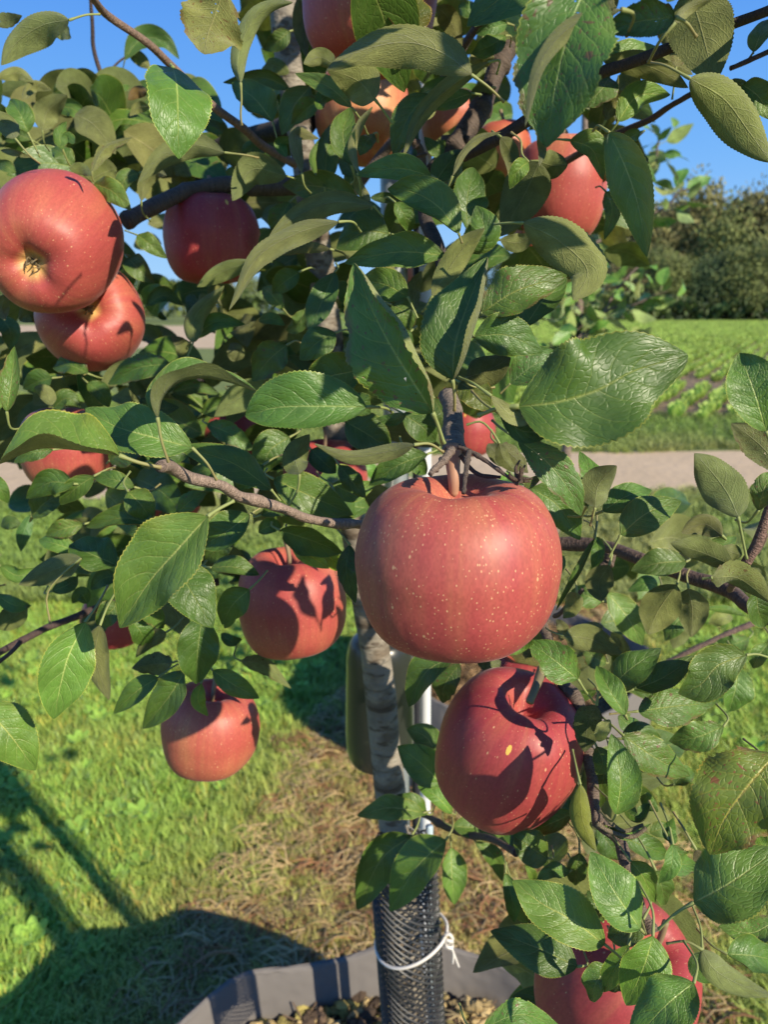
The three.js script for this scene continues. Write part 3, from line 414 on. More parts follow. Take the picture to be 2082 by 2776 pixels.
    [[762, 1266, 500, 1232, 250, 1222, -10, 1322], 620, .28, 1, { r: 66, f: 40, k: [0, 0], r2: 66, worn: 0, p: [880, 1310, 1030, 1345], t: 1.15 }], [[1010, 1022, 1040, 900, 1140, 800, 1290, 768, 1450, 790, 1648, 852], 290, .27, 1, { r: 78, r2: 78, k: [0, 0], f: 60, worn: 0, p: [1035, 1170, 1080, 1310], t: 1 }], [[1232, 1216, 960, 1145, 740, 1080, 545, 962], 380, .30, 1, { r: 22, r2: 20, k: [0, 10], worn: 0, f: 22, p: [1330, 1320, 1390, 1425] }], [[1740, 1485, 1500, 1320, 1130, 1205], 230, .36, 1, { t: .85, p: [1800, 1560] }],
    [[40, 985, 70, 800, 92, 565], 165, .36, 1, { t: 1.15, f: 30, r: -15 }], [[330, 945, 290, 860, 215, 830], 110, .5, -1], [[560, 740, 450, 690, 335, 705], 150, .55, 1, { t: .75 }], [[330, 770, 250, 790, 145, 840], 160, .55, 1, { t: .75 }], [[1090, 680, 900, 700, 690, 810], 185, .5, 1, { t: .8 }], [[650, 870, 740, 740, 840, 640], 110, .56, -1, { t: .8 }],
    [[940, 300, 1050, 240, 1175, 305], 120, .7, 1, { t: .8 }], [[1240, 540, 1250, 380, 1440, 175], 165, .5, -1, { p: [1200, 640] }], [[1240, 515, 1380, 410, 1575, 425], 120, .52, 1], [[1500, 665, 1510, 600, 1480, 545], 120, .6, 1, { t: .8 }], [[1150, 640, 1160, 560, 1095, 495], 90, .6, 1, { t: .8 }], [[1620, 20, 1420, 90, 1265, 185], 130, .5, -1], [[820, 0, 880, 60, 990, 160], 170, .6, 1, { t: .85 }],
    [[470, 1450, 320, 1440, 165, 1545], 180, .45, 1, { t: .8 }], [[600, 1400, 480, 1480, 385, 1585], 140, .45, 1], [[860, 1470, 720, 1420, 590, 1400], 120, .45, 1, { t: .9 }], [[820, 1500, 900, 1580, 970, 1680], 200, .42, 1, { t: .85 }], [[1130, 1645, 1220, 1560, 1325, 1500], 130, .42, 1, { t: 1.1 }], [[1330, 1065, 1480, 1130, 1630, 1235], 160, .5, 1, { t: .9 }], [[335, 1230, 200, 1250, 85, 1315], 120, .45, 1, { t: .8 }], [[-60, 1390, 0, 1480, 48, 1575], 100, .45, 1, { t: 1.1 }], [[200, 1659, 300, 1560, 450, 1480], 170, .48, 1, { t: .8 }], [[700, 1300, 820, 1230, 950, 1190], 220, .5, 1, { t: .7 }], [[960, 1300, 1100, 1240, 1280, 1180], 200, .48, 1, { t: .65 }], [[900, 900, 1000, 960, 1150, 960], 150, .6, 1, { t: .6 }], [[1300, 1000, 1400, 950, 1530, 960], 140, .6, 1, { t: .7 }], [[1110, 860, 1250, 830, 1420, 880], 110, .62, 1, { t: .8 }], [[1460, 850, 1530, 920, 1600, 930], 120, .6, 1, { t: .7 }], [[0, 380, 60, 460, 60, 590], 130, .6, 1, { t: .8 }], [[120, 400, 200, 360, 250, 420], 130, .6, 1, { t: .7 }], [[30, 230, 10, 320, 30, 400], 90, .5, -1], [[560, 800, 640, 860, 700, 960], 130, .55, 1, { t: .8 }], [[340, 960, 430, 900, 520, 960], 130, .56, 1, { t: .7 }], [[1500, 1400, 1560, 1480, 1640, 1540], 130, .44, 1, { t: .8 }], [[1200, 1400, 1300, 1370, 1400, 1330], 100, .5, 1, { t: .7 }]],
  E: [
    [[1122, 992, 1000, 800, 850, 560, 725, 320, 612, 28], 600, .30, 1, { r: -22, r2: -18, f: 24, k: [88, -6], worn: true, p: [1150, 1060, 1195, 1190], t: 1.1, z2: .305 }], [[1250, 780, 1265, 560, 1350, 290, 1475, -10], 510, .30, 1, { r: -22, r2: -26, f: 26, k: [88, -6], p: [1262, 880, 1262, 980], t: .9, z2: .31 }], [[650, 720, 470, 755, 298, 800], 310, .32, 1, { t: 1.1 }], [[695, 955, 420, 950, 110, 960, -85, 1015], 440, .31, 1, { r: 12, r2: 6, worn: 0, t: .9, oval: .3, c: [.9, 1, 1.1] }],
    [[265, 1388, 240, 1270, 330, 1130], 185, .33, -1, { p: [255, 1480, 200, 1585] }], [[1000, 1198, 850, 1240, 600, 1275, 358, 1193], 130, .29, -1, { f: 22, p: [1100, 1192, 1190, 1245] }], [[960, 245, 820, 170, 645, 140], 215, .40, 1, { p: [1025, 385] }], [[860, 300, 930, 340, 985, 460], 180, .42, 1, { t: .9 }],
    [[1390, 500, 1600, 495, 1830, 605], 280, .34, 1, { t: .9 }], [[1440, 350, 1650, 215, 1990, 110], 340, .34, 1, { t: .85 }], [[1340, 765, 1480, 720, 1625, 640], 235, .35, -1, { t: .7, p: [1340, 800, 1420, 835, 1520, 830] }], [[1300, 800, 1400, 870, 1490, 975], 215, .36, 1, { c: [1.3, .9, .8], t: .8 }], [[560, 1050, 700, 1130, 860, 1240], 270, .42, 1, { t: .7 }], [[930, 1000, 1050, 1080, 1140, 1180], 210, .42, 1, { t: .75 }], [[1085, 1260, 900, 1330, 710, 1460], 210, .42, 1, { t: .75 }],
    [[200, 1150, 80, 1230, 15, 1390], 240, .45, 1, { t: .85 }], [[520, 1330, 600, 1430, 690, 1540], 140, .44, 1, { t: .7 }], [[100, 1420, 320, 1520, 610, 1650], 260, .40, 1, { t: .9 }], [[495, 480, 380, 540, 265, 655], 215, .42, 1, { t: .8 }], [[490, 90, 400, 300, 320, 490], 185, .45, 1, { t: .75, c: [.9, 1, 1.3] }], [[160, 325, 90, 240, 25, 185], 120, .55, 1, { t: 1.1 }], [[260, 90, 170, 150, 90, 225], 150, .5, 1, { t: .75 }], [[180, 560, 80, 640, -40, 790], 230, .45, 1, { t: .75 }],
    [[1550, 1190, 1580, 1290, 1665, 1380], 100, .36, -1, { p: [1500, 1110, 1430, 1050, 1340, 1070] }], [[1480, 1190, 1530, 1260, 1560, 1340], 110, .38, 1, { t: .7 }], [[600, 880, 660, 940, 720, 1000], 160, .36, 1, { t: .7 }], [[950, 1010, 850, 1040, 760, 1030], 90, .31, -1, { p: [1060, 1080, 1140, 1105], t: .8 }], [[340, 1230, 420, 1310, 500, 1380], 170, .46, 1, { t: .6 }], [[960, 1240, 1020, 1320, 1080, 1390], 140, .46, 1, { t: .8 }], [[480, 1450, 590, 1500, 760, 1440], 160, .46, 1, { t: 1 }], [[1130, 900, 1180, 1000, 1170, 1100], 130, .42, 1, { t: .7 }], [[300, 330, 260, 420, 180, 470], 120, .55, 1, { t: .8 }], [[0, 400, 90, 390, 170, 430], 90, .6, 1, { t: 1 }], [[980, 470, 900, 560, 850, 640], 170, .44, 1, { t: .7 }], [[1010, 330, 1000, 200, 1050, 80], 110, .5, -1, { t: .8 }], [[30, 1330, -60, 1400, -130, 1490], 150, .42, 1, { t: .8 }], [[20, 1650, 160, 1600, 330, 1700], 120, .44, 1, { t: .8 }]],
  F: [
    [[60, 952, 300, 925, 560, 850, 810, 720, 1150, 625], 720, .29, 1, { r: 4, f: 16, oval: .7, t: .8, z2: .285, wave: .13, r2: 2, worn: 0, p: [-60, 960, -200, 1010] }], [[1650, 1112, 1590, 900, 1540, 760, 1478, 608], 380, .27, 1, { r: 18, f: 18, t: 1.2, p: [1700, 1250] }], [[1760, 1400, 1640, 1230, 1540, 1140, 1425, 1060], 230, .30, -1, { f: 20, r: 10 }], [[1470, 1662, 1400, 1510, 1300, 1375, 1188, 1253], 300, .30, -1, { p: [1490, 1760, 1525, 1930], f: 14, r: 10 }],
    [[1600, 1620, 1640, 1480, 1720, 1370], 170, .33, 1, { t: 1 }], [[55, 1165, 230, 1300, 380, 1480, 462, 1655], 240, .31, 1, { f: 18, r: 12, t: 1.1, c: [.95, 1, 1.25] }], [[500, 1590, 530, 1430, 450, 1240], 185, .34, 1, { t: 1.4 }], [[550, 1602, 570, 1460, 688, 1332], 230, .33, -1, { p: [520, 1720], f: 28 }], [[600, 1625, 750, 1530, 915, 1488], 200, .35, 1, { t: 1.1 }], [[715, 1778, 880, 1640, 1105, 1560], 250, .34, 1, { p: [640, 1920], t: .95 }], [[140, 1480, 300, 1580, 455, 1810], 265, .38, 1, { t: .95 }],
    [[5, 805, 150, 690, 335, 610], 250, .40, 1, { c: [.9, 1, 1.4], t: 1, p: [-60, 870] }], [[-120, 885, 30, 1020, 120, 1010, 222, 925], 130, .288, -1, { f: 6, r: 22, c: [1.5, 1.4, 1.5], k: [0, 0] }], [[-60, 1000, 80, 1110, 200, 1100, 295, 935], 170, .297, 1, { f: 0, r: 25, t: .7 }], [[100, 440, 200, 290, 365, 110], 270, .36, 1, { t: .8 }], [[-60, 1200, 40, 1290, 120, 1380], 160, .40, -1, { t: .7 }], [[400, 1440, 460, 1500, 500, 1600], 110, .4, 1, { t: .7 }], [[-40, 330, 20, 350, 100, 380], 120, .38, 1], [[90, 1480, 150, 1440, 215, 1385], 70, .36, -1, { c: [.8, .6, .5] }]],
  G: [
    [[1332, 0, 1150, 205, 960, 420, 767, 717], 560, .29, 1, { r: 30, r2: 26, worn: 0, f: 33, k: [0, -20], p: [1390, -40, 1500, -99], t: 1.15 }], [[545, 680, 440, 890, 385, 1090, 343, 1302], 360, .34, 1, { r: 12, f: 22, t: 1.35 }], [[640, 700, 610, 900, 700, 1182], 190, .38, -1], [[-130, 1200, 50, 1390, 226, 1632], 340, .36, 1, { t: 1.3, f: 20 }], [[520, 270, 330, 350, 115, 440], 185, .42, -1, { p: [400, 370, 300, 500, 320, 690] }],
    [[745, 312, 600, 250, 445, 180], 285, .45, 1, { t: .8, oval: .3 }], [[500, 225, 350, 175, 245, 150], 130, .48, 1, { t: 1.1 }], [[530, 50, 400, 80, 290, 125], 130, .48, 1, { t: 1.1 }], [[1120, 315, 1220, 470, 1365, 718], 325, .36, 1, { t: .75, f: 8 }], [[1300, 640, 1270, 850, 1258, 1078], 285, .40, 1, { t: .75 }], [[1185, 995, 1090, 1150, 915, 1365], 245, .42, 1, { t: .85 }], [[1015, 1035, 880, 1120, 725, 1268], 170, .44, 1, { t: 1 }],
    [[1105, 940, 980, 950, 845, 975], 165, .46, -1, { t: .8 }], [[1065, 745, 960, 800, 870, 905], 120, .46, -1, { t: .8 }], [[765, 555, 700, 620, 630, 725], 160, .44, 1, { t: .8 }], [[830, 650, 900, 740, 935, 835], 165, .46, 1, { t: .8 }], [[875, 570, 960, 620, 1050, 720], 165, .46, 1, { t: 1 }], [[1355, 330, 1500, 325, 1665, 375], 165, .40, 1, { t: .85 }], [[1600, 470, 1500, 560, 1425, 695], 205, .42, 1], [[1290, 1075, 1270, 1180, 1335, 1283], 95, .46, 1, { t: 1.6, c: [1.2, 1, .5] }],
    [[1365, 990, 1500, 1080, 1665, 1170], 150, .46, 1], [[1005, 60, 800, 10, 550, 70], 190, .42, 1, { t: .8 }], [[1600, -10, 1450, 100, 1280, 200], 260, .38, 1, { t: .85, p: [1680, -60] }], [[0, 320, 120, 380, 235, 335], 120, .5, 1, { t: 1.1 }], [[-30, 500, 90, 570, 200, 575], 100, .5, 1, { t: 1.1 }], [[-20, 720, 80, 650, 175, 575], 160, .5, -1, { t: .8 }], [[195, -10, 150, 100, 130, 225], 95, .55, 1, { c: [.8, 1, 1.5] }], [[1420, 750, 1480, 800, 1555, 790], 80, .5, 1, { t: .8 }], [[1550, 930, 1680, 950, 1870, 1105], 120, .5, -1], [[330, 480, 430, 440, 500, 390], 110, .5, 1, { t: .8 }], [[1160, 330, 1080, 400, 1010, 500], 140, .44, -1, { t: .8 }], [[740, 380, 660, 400, 580, 470], 120, .5, 1, { t: .7 }], [[1400, 580, 1460, 640, 1440, 720], 110, .48, 1, { t: 1 }], [[560, 560, 520, 500, 460, 560], 100, .52, 1, { t: .8 }], [[0, 60, 60, 40, 140, 60], 100, .6, 1, { t: .7 }], [[1480, 120, 1400, 200, 1320, 300], 170, .45, 1, { t: .7 }]],
  H: [
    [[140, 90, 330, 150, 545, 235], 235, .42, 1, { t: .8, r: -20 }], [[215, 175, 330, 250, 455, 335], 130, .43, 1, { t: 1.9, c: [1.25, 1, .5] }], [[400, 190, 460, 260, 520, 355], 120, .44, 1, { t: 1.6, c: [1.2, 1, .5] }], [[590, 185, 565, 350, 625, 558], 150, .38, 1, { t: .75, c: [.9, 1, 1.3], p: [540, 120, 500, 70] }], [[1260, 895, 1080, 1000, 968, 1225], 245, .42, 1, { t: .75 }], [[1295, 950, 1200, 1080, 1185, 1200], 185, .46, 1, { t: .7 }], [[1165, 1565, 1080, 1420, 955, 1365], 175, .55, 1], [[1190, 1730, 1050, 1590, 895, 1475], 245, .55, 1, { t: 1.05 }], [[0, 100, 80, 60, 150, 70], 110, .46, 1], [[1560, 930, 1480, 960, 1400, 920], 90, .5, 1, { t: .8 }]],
  I: [
    [[440, 1045, 300, 930, 120, 800], 260, .36, 1, { f: 12, t: 1.15, p: [480, 1110, 545, 1195] }], [[150, 790, 80, 835, -5, 892], 100, .355, -1], [[745, 1275, 640, 1110, 560, 960], 190, .36, 1, { f: 28, r: 20, t: 1.2 }], [[350, 770, 520, 790, 730, 890], 190, .42, -1, { t: .85 }], [[650, 1092, 780, 980, 975, 845], 265, .38, 1, { p: [560, 1175], t: .85 }], [[800, 1112, 980, 1040, 1195, 895], 225, .38, 1, { p: [660, 1155], t: .8 }], [[1522, 890, 1340, 960, 1230, 1080, 1085, 1140], 300, .36, 1, { p: [1590, 885, 1665, 905], t: .75, wave: .12 }],
    [[828, 1252, 1060, 1220, 1325, 1200], 265, .38, 1, { p: [640, 1270] }], [[1375, 1350, 1200, 1420, 1025, 1445], 205, .40, 1, { t: 1.15 }], [[735, 1410, 920, 1540, 1165, 1670], 250, .38, 1], [[690, 1915, 715, 1680, 655, 1395], 280, .35, 1, { f: 14, t: 1 }], [[645, 1305, 600, 1380, 565, 1445], 100, .37, 1, { t: 1.3 }], [[560, 1215, 500, 1350, 480, 1515], 210, .37, -1, { t: .6 }], [[640, 315, 575, 430, 590, 548], 185, .42, -1, { t: .85 }],
    [[1075, 440, 960, 600, 888, 758], 255, .42, -1, { t: .9 }], [[1150, 465, 1175, 600, 1168, 778], 215, .42, -1, { t: .95, p: [1140, 380, 1155, 340] }], [[630, 490, 760, 650, 855, 830], 200, .5, 1, { t: 1.5, c: [1.1, 1, 1.3] }], [[1135, 290, 960, 300, 780, 350], 195, .42, 1, { t: .75 }], [[1435, 315, 1250, 235, 1035, 170], 200, .34, -1, { r: -25, f: 25, p: [1500, 400] }], [[1365, 120, 1250, 50, 1105, 105], 165, .36, -1], [[1495, 250, 1430, 230, 1365, 195], 110, .36, -1],
    [[1305, 392, 1480, 400, 1690, 560], 240, .33, -1, { r: -30, f: 25, p: [1240, 400] }], [[1590, 470, 1600, 600, 1645, 710], 185, .36, 1, { t: .75 }], [[545, 145, 430, 380, 298, 605], 70, .36, 1, { f: 40 }], [[430, 490, 400, 580, 345, 655], 140, .40, -1], [[595, 545, 500, 510, 395, 475], 165, .5, 1, { t: 1.2 }], [[1475, 970, 1450, 1120, 1410, 1255], 245, .5, 1, { t: 1.2 }], [[1665, 815, 1600, 900, 1565, 975], 120, .45, 1, { t: 1.1 }], [[720, 1430, 850, 1390, 985, 1480], 150, .40, 1, { t: .75 }], [[1430, 640, 1350, 660, 1280, 690], 100, .6, 1, { t: 1.2 }], [[1150, 600, 1060, 700, 1000, 800], 140, .55, 1, { t: 1 }], [[700, 1280, 760, 1330, 840, 1320], 130, .45, 1, { t: 1 }], [[1270, 590, 1400, 600, 1520, 640], 60, .5, -1], [[1540, 780, 1440, 820, 1330, 800], 130, .7, 1, { t: 1.2 }], [[270, 200, 300, 300, 270, 420], 120, .45, 1, { t: 1 }], [[1300, 150, 1390, 170, 1460, 130], 90, .42, 1], [[560, 130, 570, 230, 530, 330], 100, .42, 1, { t: 1 }], [[1640, 400, 1560, 330, 1500, 300], 100, .4, 1, { t: 1.1 }], [[560, 1120, 440, 1150, 360, 1100], 90, .45, -1], [[960, 450, 880, 430, 760, 480], 120, .5, 1, { t: 1.2 }], [[560, 1480, 600, 1580, 560, 1660], 130, .4, 1, { t: .8 }], [[1190, 640, 1100, 760, 1050, 850], 130, .6, -1, { t: .9 }], [[330, 800, 340, 720, 300, 660], 80, .5, 1, { t: .9 }], [[620, 940, 540, 900, 480, 840], 150, .5, 1, { t: .9 }]],
  K: [
    [[985, 450, 800, 590, 635, 925], 310, .56, 1, { t: .85 }], [[1205, 478, 1030, 640, 845, 935], 310, .54, 1], [[1240, 525, 1245, 700, 1262, 892], 210, .58, 1, { t: 1.15 }], [[1060, 302, 850, 270, 635, 320], 165, .56, 1], [[1085, 310, 1000, 240, 890, 185], 120, .57, 1, { t: .9 }], [[1245, 305, 1150, 200, 1025, 130], 140, .58, 1, { t: 1.2 }], [[1250, 390, 1420, 400, 1605, 435], 170, .56, 1, { t: .85 }], [[1400, 490, 1510, 580, 1572, 745], 120, .58, 1, { t: .95 }], [[1590, 690, 1630, 850, 1645, 1005], 130, .5, 1, { p: [1595, 620] }]],
  M: [
    [[245, 595, 130, 520, 20, 445], 235, .42, 1, { t: .8 }], [[405, 308, 280, 365, 138, 425], 165, .42, 1, { t: 1.2 }], [[455, 120, 470, 350, 552, 548], 175, .38, -1, { f: 25, c: [1, 1, .5] }], [[842, 1048, 690, 830, 520, 553], 365, .33, 1, { f: 8, t: 1.15, oval: .2 }], [[612, 1148, 400, 990, 200, 880, 18, 738], 350, .34, 1, { p: [700, 1220, 775, 1305], t: 1.1, oval: .3 }], [[435, 1290, 200, 1180, -125, 1060], 295, .38, 1, { t: .75 }], [[780, 615, 850, 700, 935, 880], 175, .37, 1, { t: 1.2 }], [[940, 675, 980, 780, 1000, 895], 170, .38, 1, { t: .75 }],
    [[1050, 505, 1040, 640, 960, 755], 120, .35, 1, { t: 1.2 }], [[1045, 510, 1090, 620, 1200, 630], 190, .352, 1, { t: 1.2, f: 20 }], [[1050, 505, 1030, 420, 1050, 335], 100, .35, -1], [[1185, 878, 1400, 765, 1730, 535], 480, .31, 1, { p: [1080, 940, 960, 1050], f: 8, oval: .3, t: 1 }], [[922, 1095, 870, 1280, 750, 1540], 330, .33, 1, { f: 16, oval: .3, t: 1.25 }], [[1185, 1395, 1010, 1540, 750, 1820], 350, .31, 1, { t: 1.2, f: 14 }], [[1240, 1183, 1320, 1310, 1480, 1405, 1710, 1485], 190, .33, -1, { p: [1140, 1130, 1010, 1142], f: 14 }], [[1240, 1195, 1215, 1300, 1310, 1395], 130, .37, 1, { t: .7 }],
    [[1730, 985, 1550, 1075, 1345, 1030], 215, .42, 1, { t: 1.35 }], [[1400, 1210, 1560, 1220, 1730, 1255], 255, .40, 1, { t: 1 }], [[740, 290, 830, 330, 905, 240], 140, .38, 1, { f: 30 }], [[600, 385, 760, 455, 910, 370], 60, .38, 1, { f: 20, t: 1.4 }], [[870, 175, 900, 240, 955, 295], 100, .38, -1], [[720, 460, 880, 520, 1030, 585], 165, .42, 1, { t: .8 }], [[560, 395, 640, 500, 730, 610], 185, .42, 1, { t: .7 }], [[385, 680, 280, 670, 170, 735], 110, .42, 1], [[450, 560, 430, 660, 420, 770], 150, .42, 1, { t: .7 }], [[10, 735, 60, 880, 110, 1010], 160, .5, 1, { t: 1 }],
    [[-170, 1690, 60, 1600, 340, 1690], 180, .36, 1, { t: 1.2 }], [[765, 1155, 680, 1300, 605, 1455], 150, .35, 1, { t: 1.05 }], [[1710, -70, 1560, 100, 1390, 330, 1288, 572], 590, .29, 1, { t: .95, c: [1.4, 1, .8], oval: .3, r: 6, f: 12, worn: true }], [[860, 985, 750, 1060, 630, 1105], 210, .37, 1, { t: .8 }], [[650, 1290, 560, 1390, 520, 1510], 190, .37, 1, { t: .95 }], [[1200, 540, 1240, 640, 1230, 740], 110, .36, -1, { c: [.9, .7, .6], t: .7 }], [[600, 1000, 560, 900, 500, 800], 140, .39, 1, { t: .7 }], [[640, -40, 600, 100, 580, 280], 120, .42, 1, { t: .75 }], [[900, 430, 980, 410, 1080, 490], 110, .45, 1, { t: .9 }], [[740, 1250, 700, 1380, 620, 1440], 120, .37, 1, { t: .65 }], [[1659, 80, 1640, 300, 1659, 420], 200, .34, 1, { t: .9 }], [[100, 640, 140, 690, 160, 760], 70, .5, 1, { t: 1.2 }], [[1060, 120, 1120, 60, 1190, 50], 130, .45, 1, { t: 1 }]],
};
let leafCount = 0; const spare = [];
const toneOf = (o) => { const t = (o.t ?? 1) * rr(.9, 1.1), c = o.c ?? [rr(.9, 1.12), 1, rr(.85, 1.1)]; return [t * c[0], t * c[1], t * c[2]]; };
function petiole(pts, r) { const g = tube(pts, s => r * (s < .12 ? 1.25 : 1 - .12 * s) * (s > .9 ? 1.4 : 1), { seg: 10, sides: 7 }); const red = rnd() < .4 ? .5 : 0; const n = g.attributes.position.count; return tint(g, (x, y, z, i) => { const s = i / n; return [lerp(.24, .3, s * red), lerp(.28, .15, s * red), lerp(.09, .09, s * red)]; }); }
function addLeaf(pts, width, o, pet, big = true) {
  const base = pts[0], g = bladeGeo(pts, width, { ...o, tone: toneOf(o), nS: big ? 64 : 26, nT: big ? 8 : 4, teeth: big ? 32 : 0 });
  const pg = petiole(pet, clamp(width * .022, .0006, .0011));
  if (leafCount < 300) {
    leafCount++; const m = new THREE.Mesh(g.translate(-base.x, -base.y, -base.z), o.worn ?? rnd() < .2 ? wornMats : leafMats); m.name = 'leaf'; m.position.copy(base).sub(TP); m.castShadow = m.receiveShadow = true; TREE.add(m);
    mesh('leaf_stalk', pg.translate(-base.x, -base.y, -base.z), stalkMat, m);
  } else spare.push(local(g));
}
const jobs = [];
for (const reg in LV) for (const [a, w, z, u, o = {}] of LV[reg]) {
  const n = a.length / 2, z2 = o.z2 ?? z + rr(-.006, .014), pts = [];
  for (let i = 0; i < n; i++) { const s = i / (n - 1), d = lerp(z, z2, s) - (o.b ?? .004 * u) * 4 * s * (1 - s); pts.push(at(RX(reg, a[2 * i]), RY(reg, a[2 * i + 1]), d)); }
  const width = w * K * z / FPX; let pet;
  if (o.p) { pet = [pts[0], ...toP(reg, o.p, z + .003, o.pz ?? z + .008)]; }
  else { const d = pts[0].clone().sub(pts[1]).normalize(), l = rr(.010, .016); pet = [pts[0], pts[0].clone().addScaledVector(d, l * .5).add(V3(0, -.001, -.006)), pts[0].clone().addScaledVector(d, l * .7).add(V3(rr(-.003, .003), rr(-.005, .001), -.02))]; }
  jobs.push({ area: w * Math.hypot(a[0] - a[2 * n - 2], a[1] - a[2 * n - 1]), run: () => addLeaf(pts, width, { u, r: o.r ?? (u > 0 ? rr(-4, 34) : rr(-14, 14)), f: o.f ?? rr(5, 27), k: o.k ?? [rr(-35, 55), rr(-35, 55)], r2: o.r2 ?? (o.r ?? 8) + rr(-22, 22), worn: o.worn, oval: o.oval ?? rr(0, .25), wave: o.wave ?? rr(.05, .16), t: o.t, c: o.c }, pet) });
}
jobs.sort((a, b) => b.area - a.area).forEach(j => j.run());
// darker leaves deeper in the crown
const FILL = [[700, 1350, 60, 1000, .62, 1.0, 70], [0, 760, 440, 1050, .7, 1.05, 66], [60, 760, 980, 1420, .62, .98, 80], [760, 1000, 620, 1050, .72, 1.0, 22], [0, 340, 270, 460, .6, .8, 34], [240, 640, 240, 460, .66, .9, 30], [900, 1700, -900, -60, .34, .62, 70], [1650, 2500, -700, -80, .3, .5, 30], [2900, 3400, -2000, -1500, .16, .18, 5], [2850, 3500, -1250, -350, .145, .165, 9], [2450, 3150, -800, 150, .27, .36, 48], [1700, 2000, -1200, -900, .18, .2, 3], [1150, 1350, -450, -200, .4, .44, 8], [700, 1050, 950, 1460, .55, .85, 26], [150, 760, 1420, 1640, .6, .85, 24], [1350, 1700, 120, 700, .6, .95, 30], [1050, 1400, 380, 1060, .6, .9, 34], [1300, 1680, 1650, 2350, .55, .7, 22], [1480, 1720, 2050, 2776, .46, .6, 22], [900, 1300, -40, 240, .65, .95, 26], [700, 860, -60, 330, .68, .95, 14], [1650, 2082, 1400, 1640, .6, .9, 8]];
for (const [x0, x1, y0, y1, z0, z1, n] of FILL) for (let i = 0; i < n; i++) {
  const px = rr(x0, x1), py = rr(y0, y1), z = rr(z0, z1), l = z < .25 ? rr(.04, .055) : rr(.05, .08), b = at(px, py, z), a = rr(0, 6.28), dir = V3(Math.cos(a), rr(-.9, .3), Math.sin(a)).normalize(), e = b.clone().addScaledVector(dir, l), m = b.clone().lerp(e, .5).add(V3(0, .006, 0));
  addLeaf([b, m, e], l * rr(.5, .62), { u: dir.y + rr(-.5, .5) > .15 && py < 600 ? -1 : 1, r: rr(-50, 50), f: rr(8, 25), t: rr(.75, 1) }, [b, b.clone().addScaledVector(dir, -.008), b.clone().addScaledVector(dir, -.018).add(V3(0, .004, 0))], false);
}
if (spare.length) { const m = mesh('foliage', mergeGeometries(spare, true), leafMats.flatMap(() => leafMats), TREE); const gs = []; let k = 0; // keep the two materials alternating
  m.geometry.groups.forEach((gr, i) => { gr.materialIndex = i % 2; }); m.material = leafMats; tag(m, null, null, null, 'stuff'); }

// ---------------------------------------------------------------- apples
function appleTex(w, o) {
  const dots = []; for (let i = 0; i < o.dots; i++) { const v = .06 + .88 * rnd(); dots.push([rnd(), v, rr(.0007, .0017) * (rnd() < .06 ? 1.8 : 1) * (o.dot ?? 1)]); }
  const grid = {}; for (const d of dots) (grid[Math.floor(d[0] * 64) + ',' + Math.floor(d[1] * 32)] ??= []).push(d);
  return tex(w, w / 2, (u, v) => {
    const st = fbm(u * 40, v * 3, 201 + o.s, 40, 3), st2 = vnoise(u * 160, v * 9, 211 + o.s, 160, 0), bl = fbm(u * 3, v * 3, 221 + o.s, 3, 3), fine = vnoise(u * 400, v * 200, 231, 400, 0);
    let y = clamp(o.yellow + (bl - .5) * o.patch + (st - .5) * .2 + (st2 - .5) * .08);
    y = Math.max(y, .95 * sstep(.93, .985, v) * clamp(.6 + (st - .4)), 1.0 * (1 - sstep(.04, .16, v)) * clamp(.5 + st)); // v=1 stem end, v=0 calyx
    const k = lerp(.86, 1.1, fine) * lerp(.9, 1.08, bl), red = o.red, yel = o.yel; let c = red.map((r, i) => lerp(r, yel[i], y * y * (3 - 2 * y)) * k);
    const gx = Math.floor(u * 64), gy = Math.floor(v * 32), sn = Math.max(.15, Math.sin(Math.PI * clamp(v, .03, .97)));
    for (let i = -1; i <= 1; i++) for (let j = -1; j <= 1; j++) for (const d of grid[((gx + i + 64) % 64) + ',' + (gy + j)] ?? []) { let du = Math.abs(d[0] - u); if (du > .5) du = 1 - du; const q = Math.hypot(du * 2 * sn, v - d[1]) / (d[2] * 1.6); if (q < 1) { const a = .78 * (1 - q * q); c = c.map((x, n) => lerp(x, [.8, .52, .26][n], a)); } }
    if (o.spot) { const q = Math.hypot((u - o.spot[0]) * 2.4, (v - o.spot[1])) / .014; if (q < 1) c = [.75, .5, .1]; }
    return c;
  });
}
const RED = [.39, .062, .064], YEL = [.72, .43, .15];
const T_ = [appleTex(2048, { s: 0, dots: 3000, yellow: .14, patch: .5, red: RED, yel: YEL }), appleTex(1024, { s: 5, dots: 1100, yellow: .22, patch: .8, red: [.43, .075, .065], yel: YEL, dot: 1.1 }), appleTex(1024, { s: 9, dots: 700, yellow: .24, patch: .9, red: [.46, .1, .055], yel: [.74, .46, .17] }), appleTex(1024, { s: 14, dots: 1000, yellow: .1, patch: .35, red: [.37, .05, .055], yel: YEL, spot: [.63, .6], dot: 1.1 })];
const appleBump = tex(512, 256, (u, v) => fbm(u * 60, v * 30, 251, 60, 3), false);
const skinMats = T_.map(map => new THREE.MeshPhysicalMaterial({ map, roughness: .47, specularIntensity: .75, bumpMap: appleBump, bumpScale: .00015, sheen: .25, sheenColor: new THREE.Color(.9, .8, .8), sheenRoughness: .5 }));
const PROF = [[0, .48], [.05, .5], [.12, .57], [.2, .68], [.3, .775], [.42, .825], [.55, .82], [.7, .75], [.84, .61], [.945, .38], [1, .1], [.99, -.14], [.955, -.38], [.875, -.6], [.75, -.775], [.6, -.865], [.44, -.89], [.31, -.87], [.2, -.8], [.1, -.74], [0, -.73]];
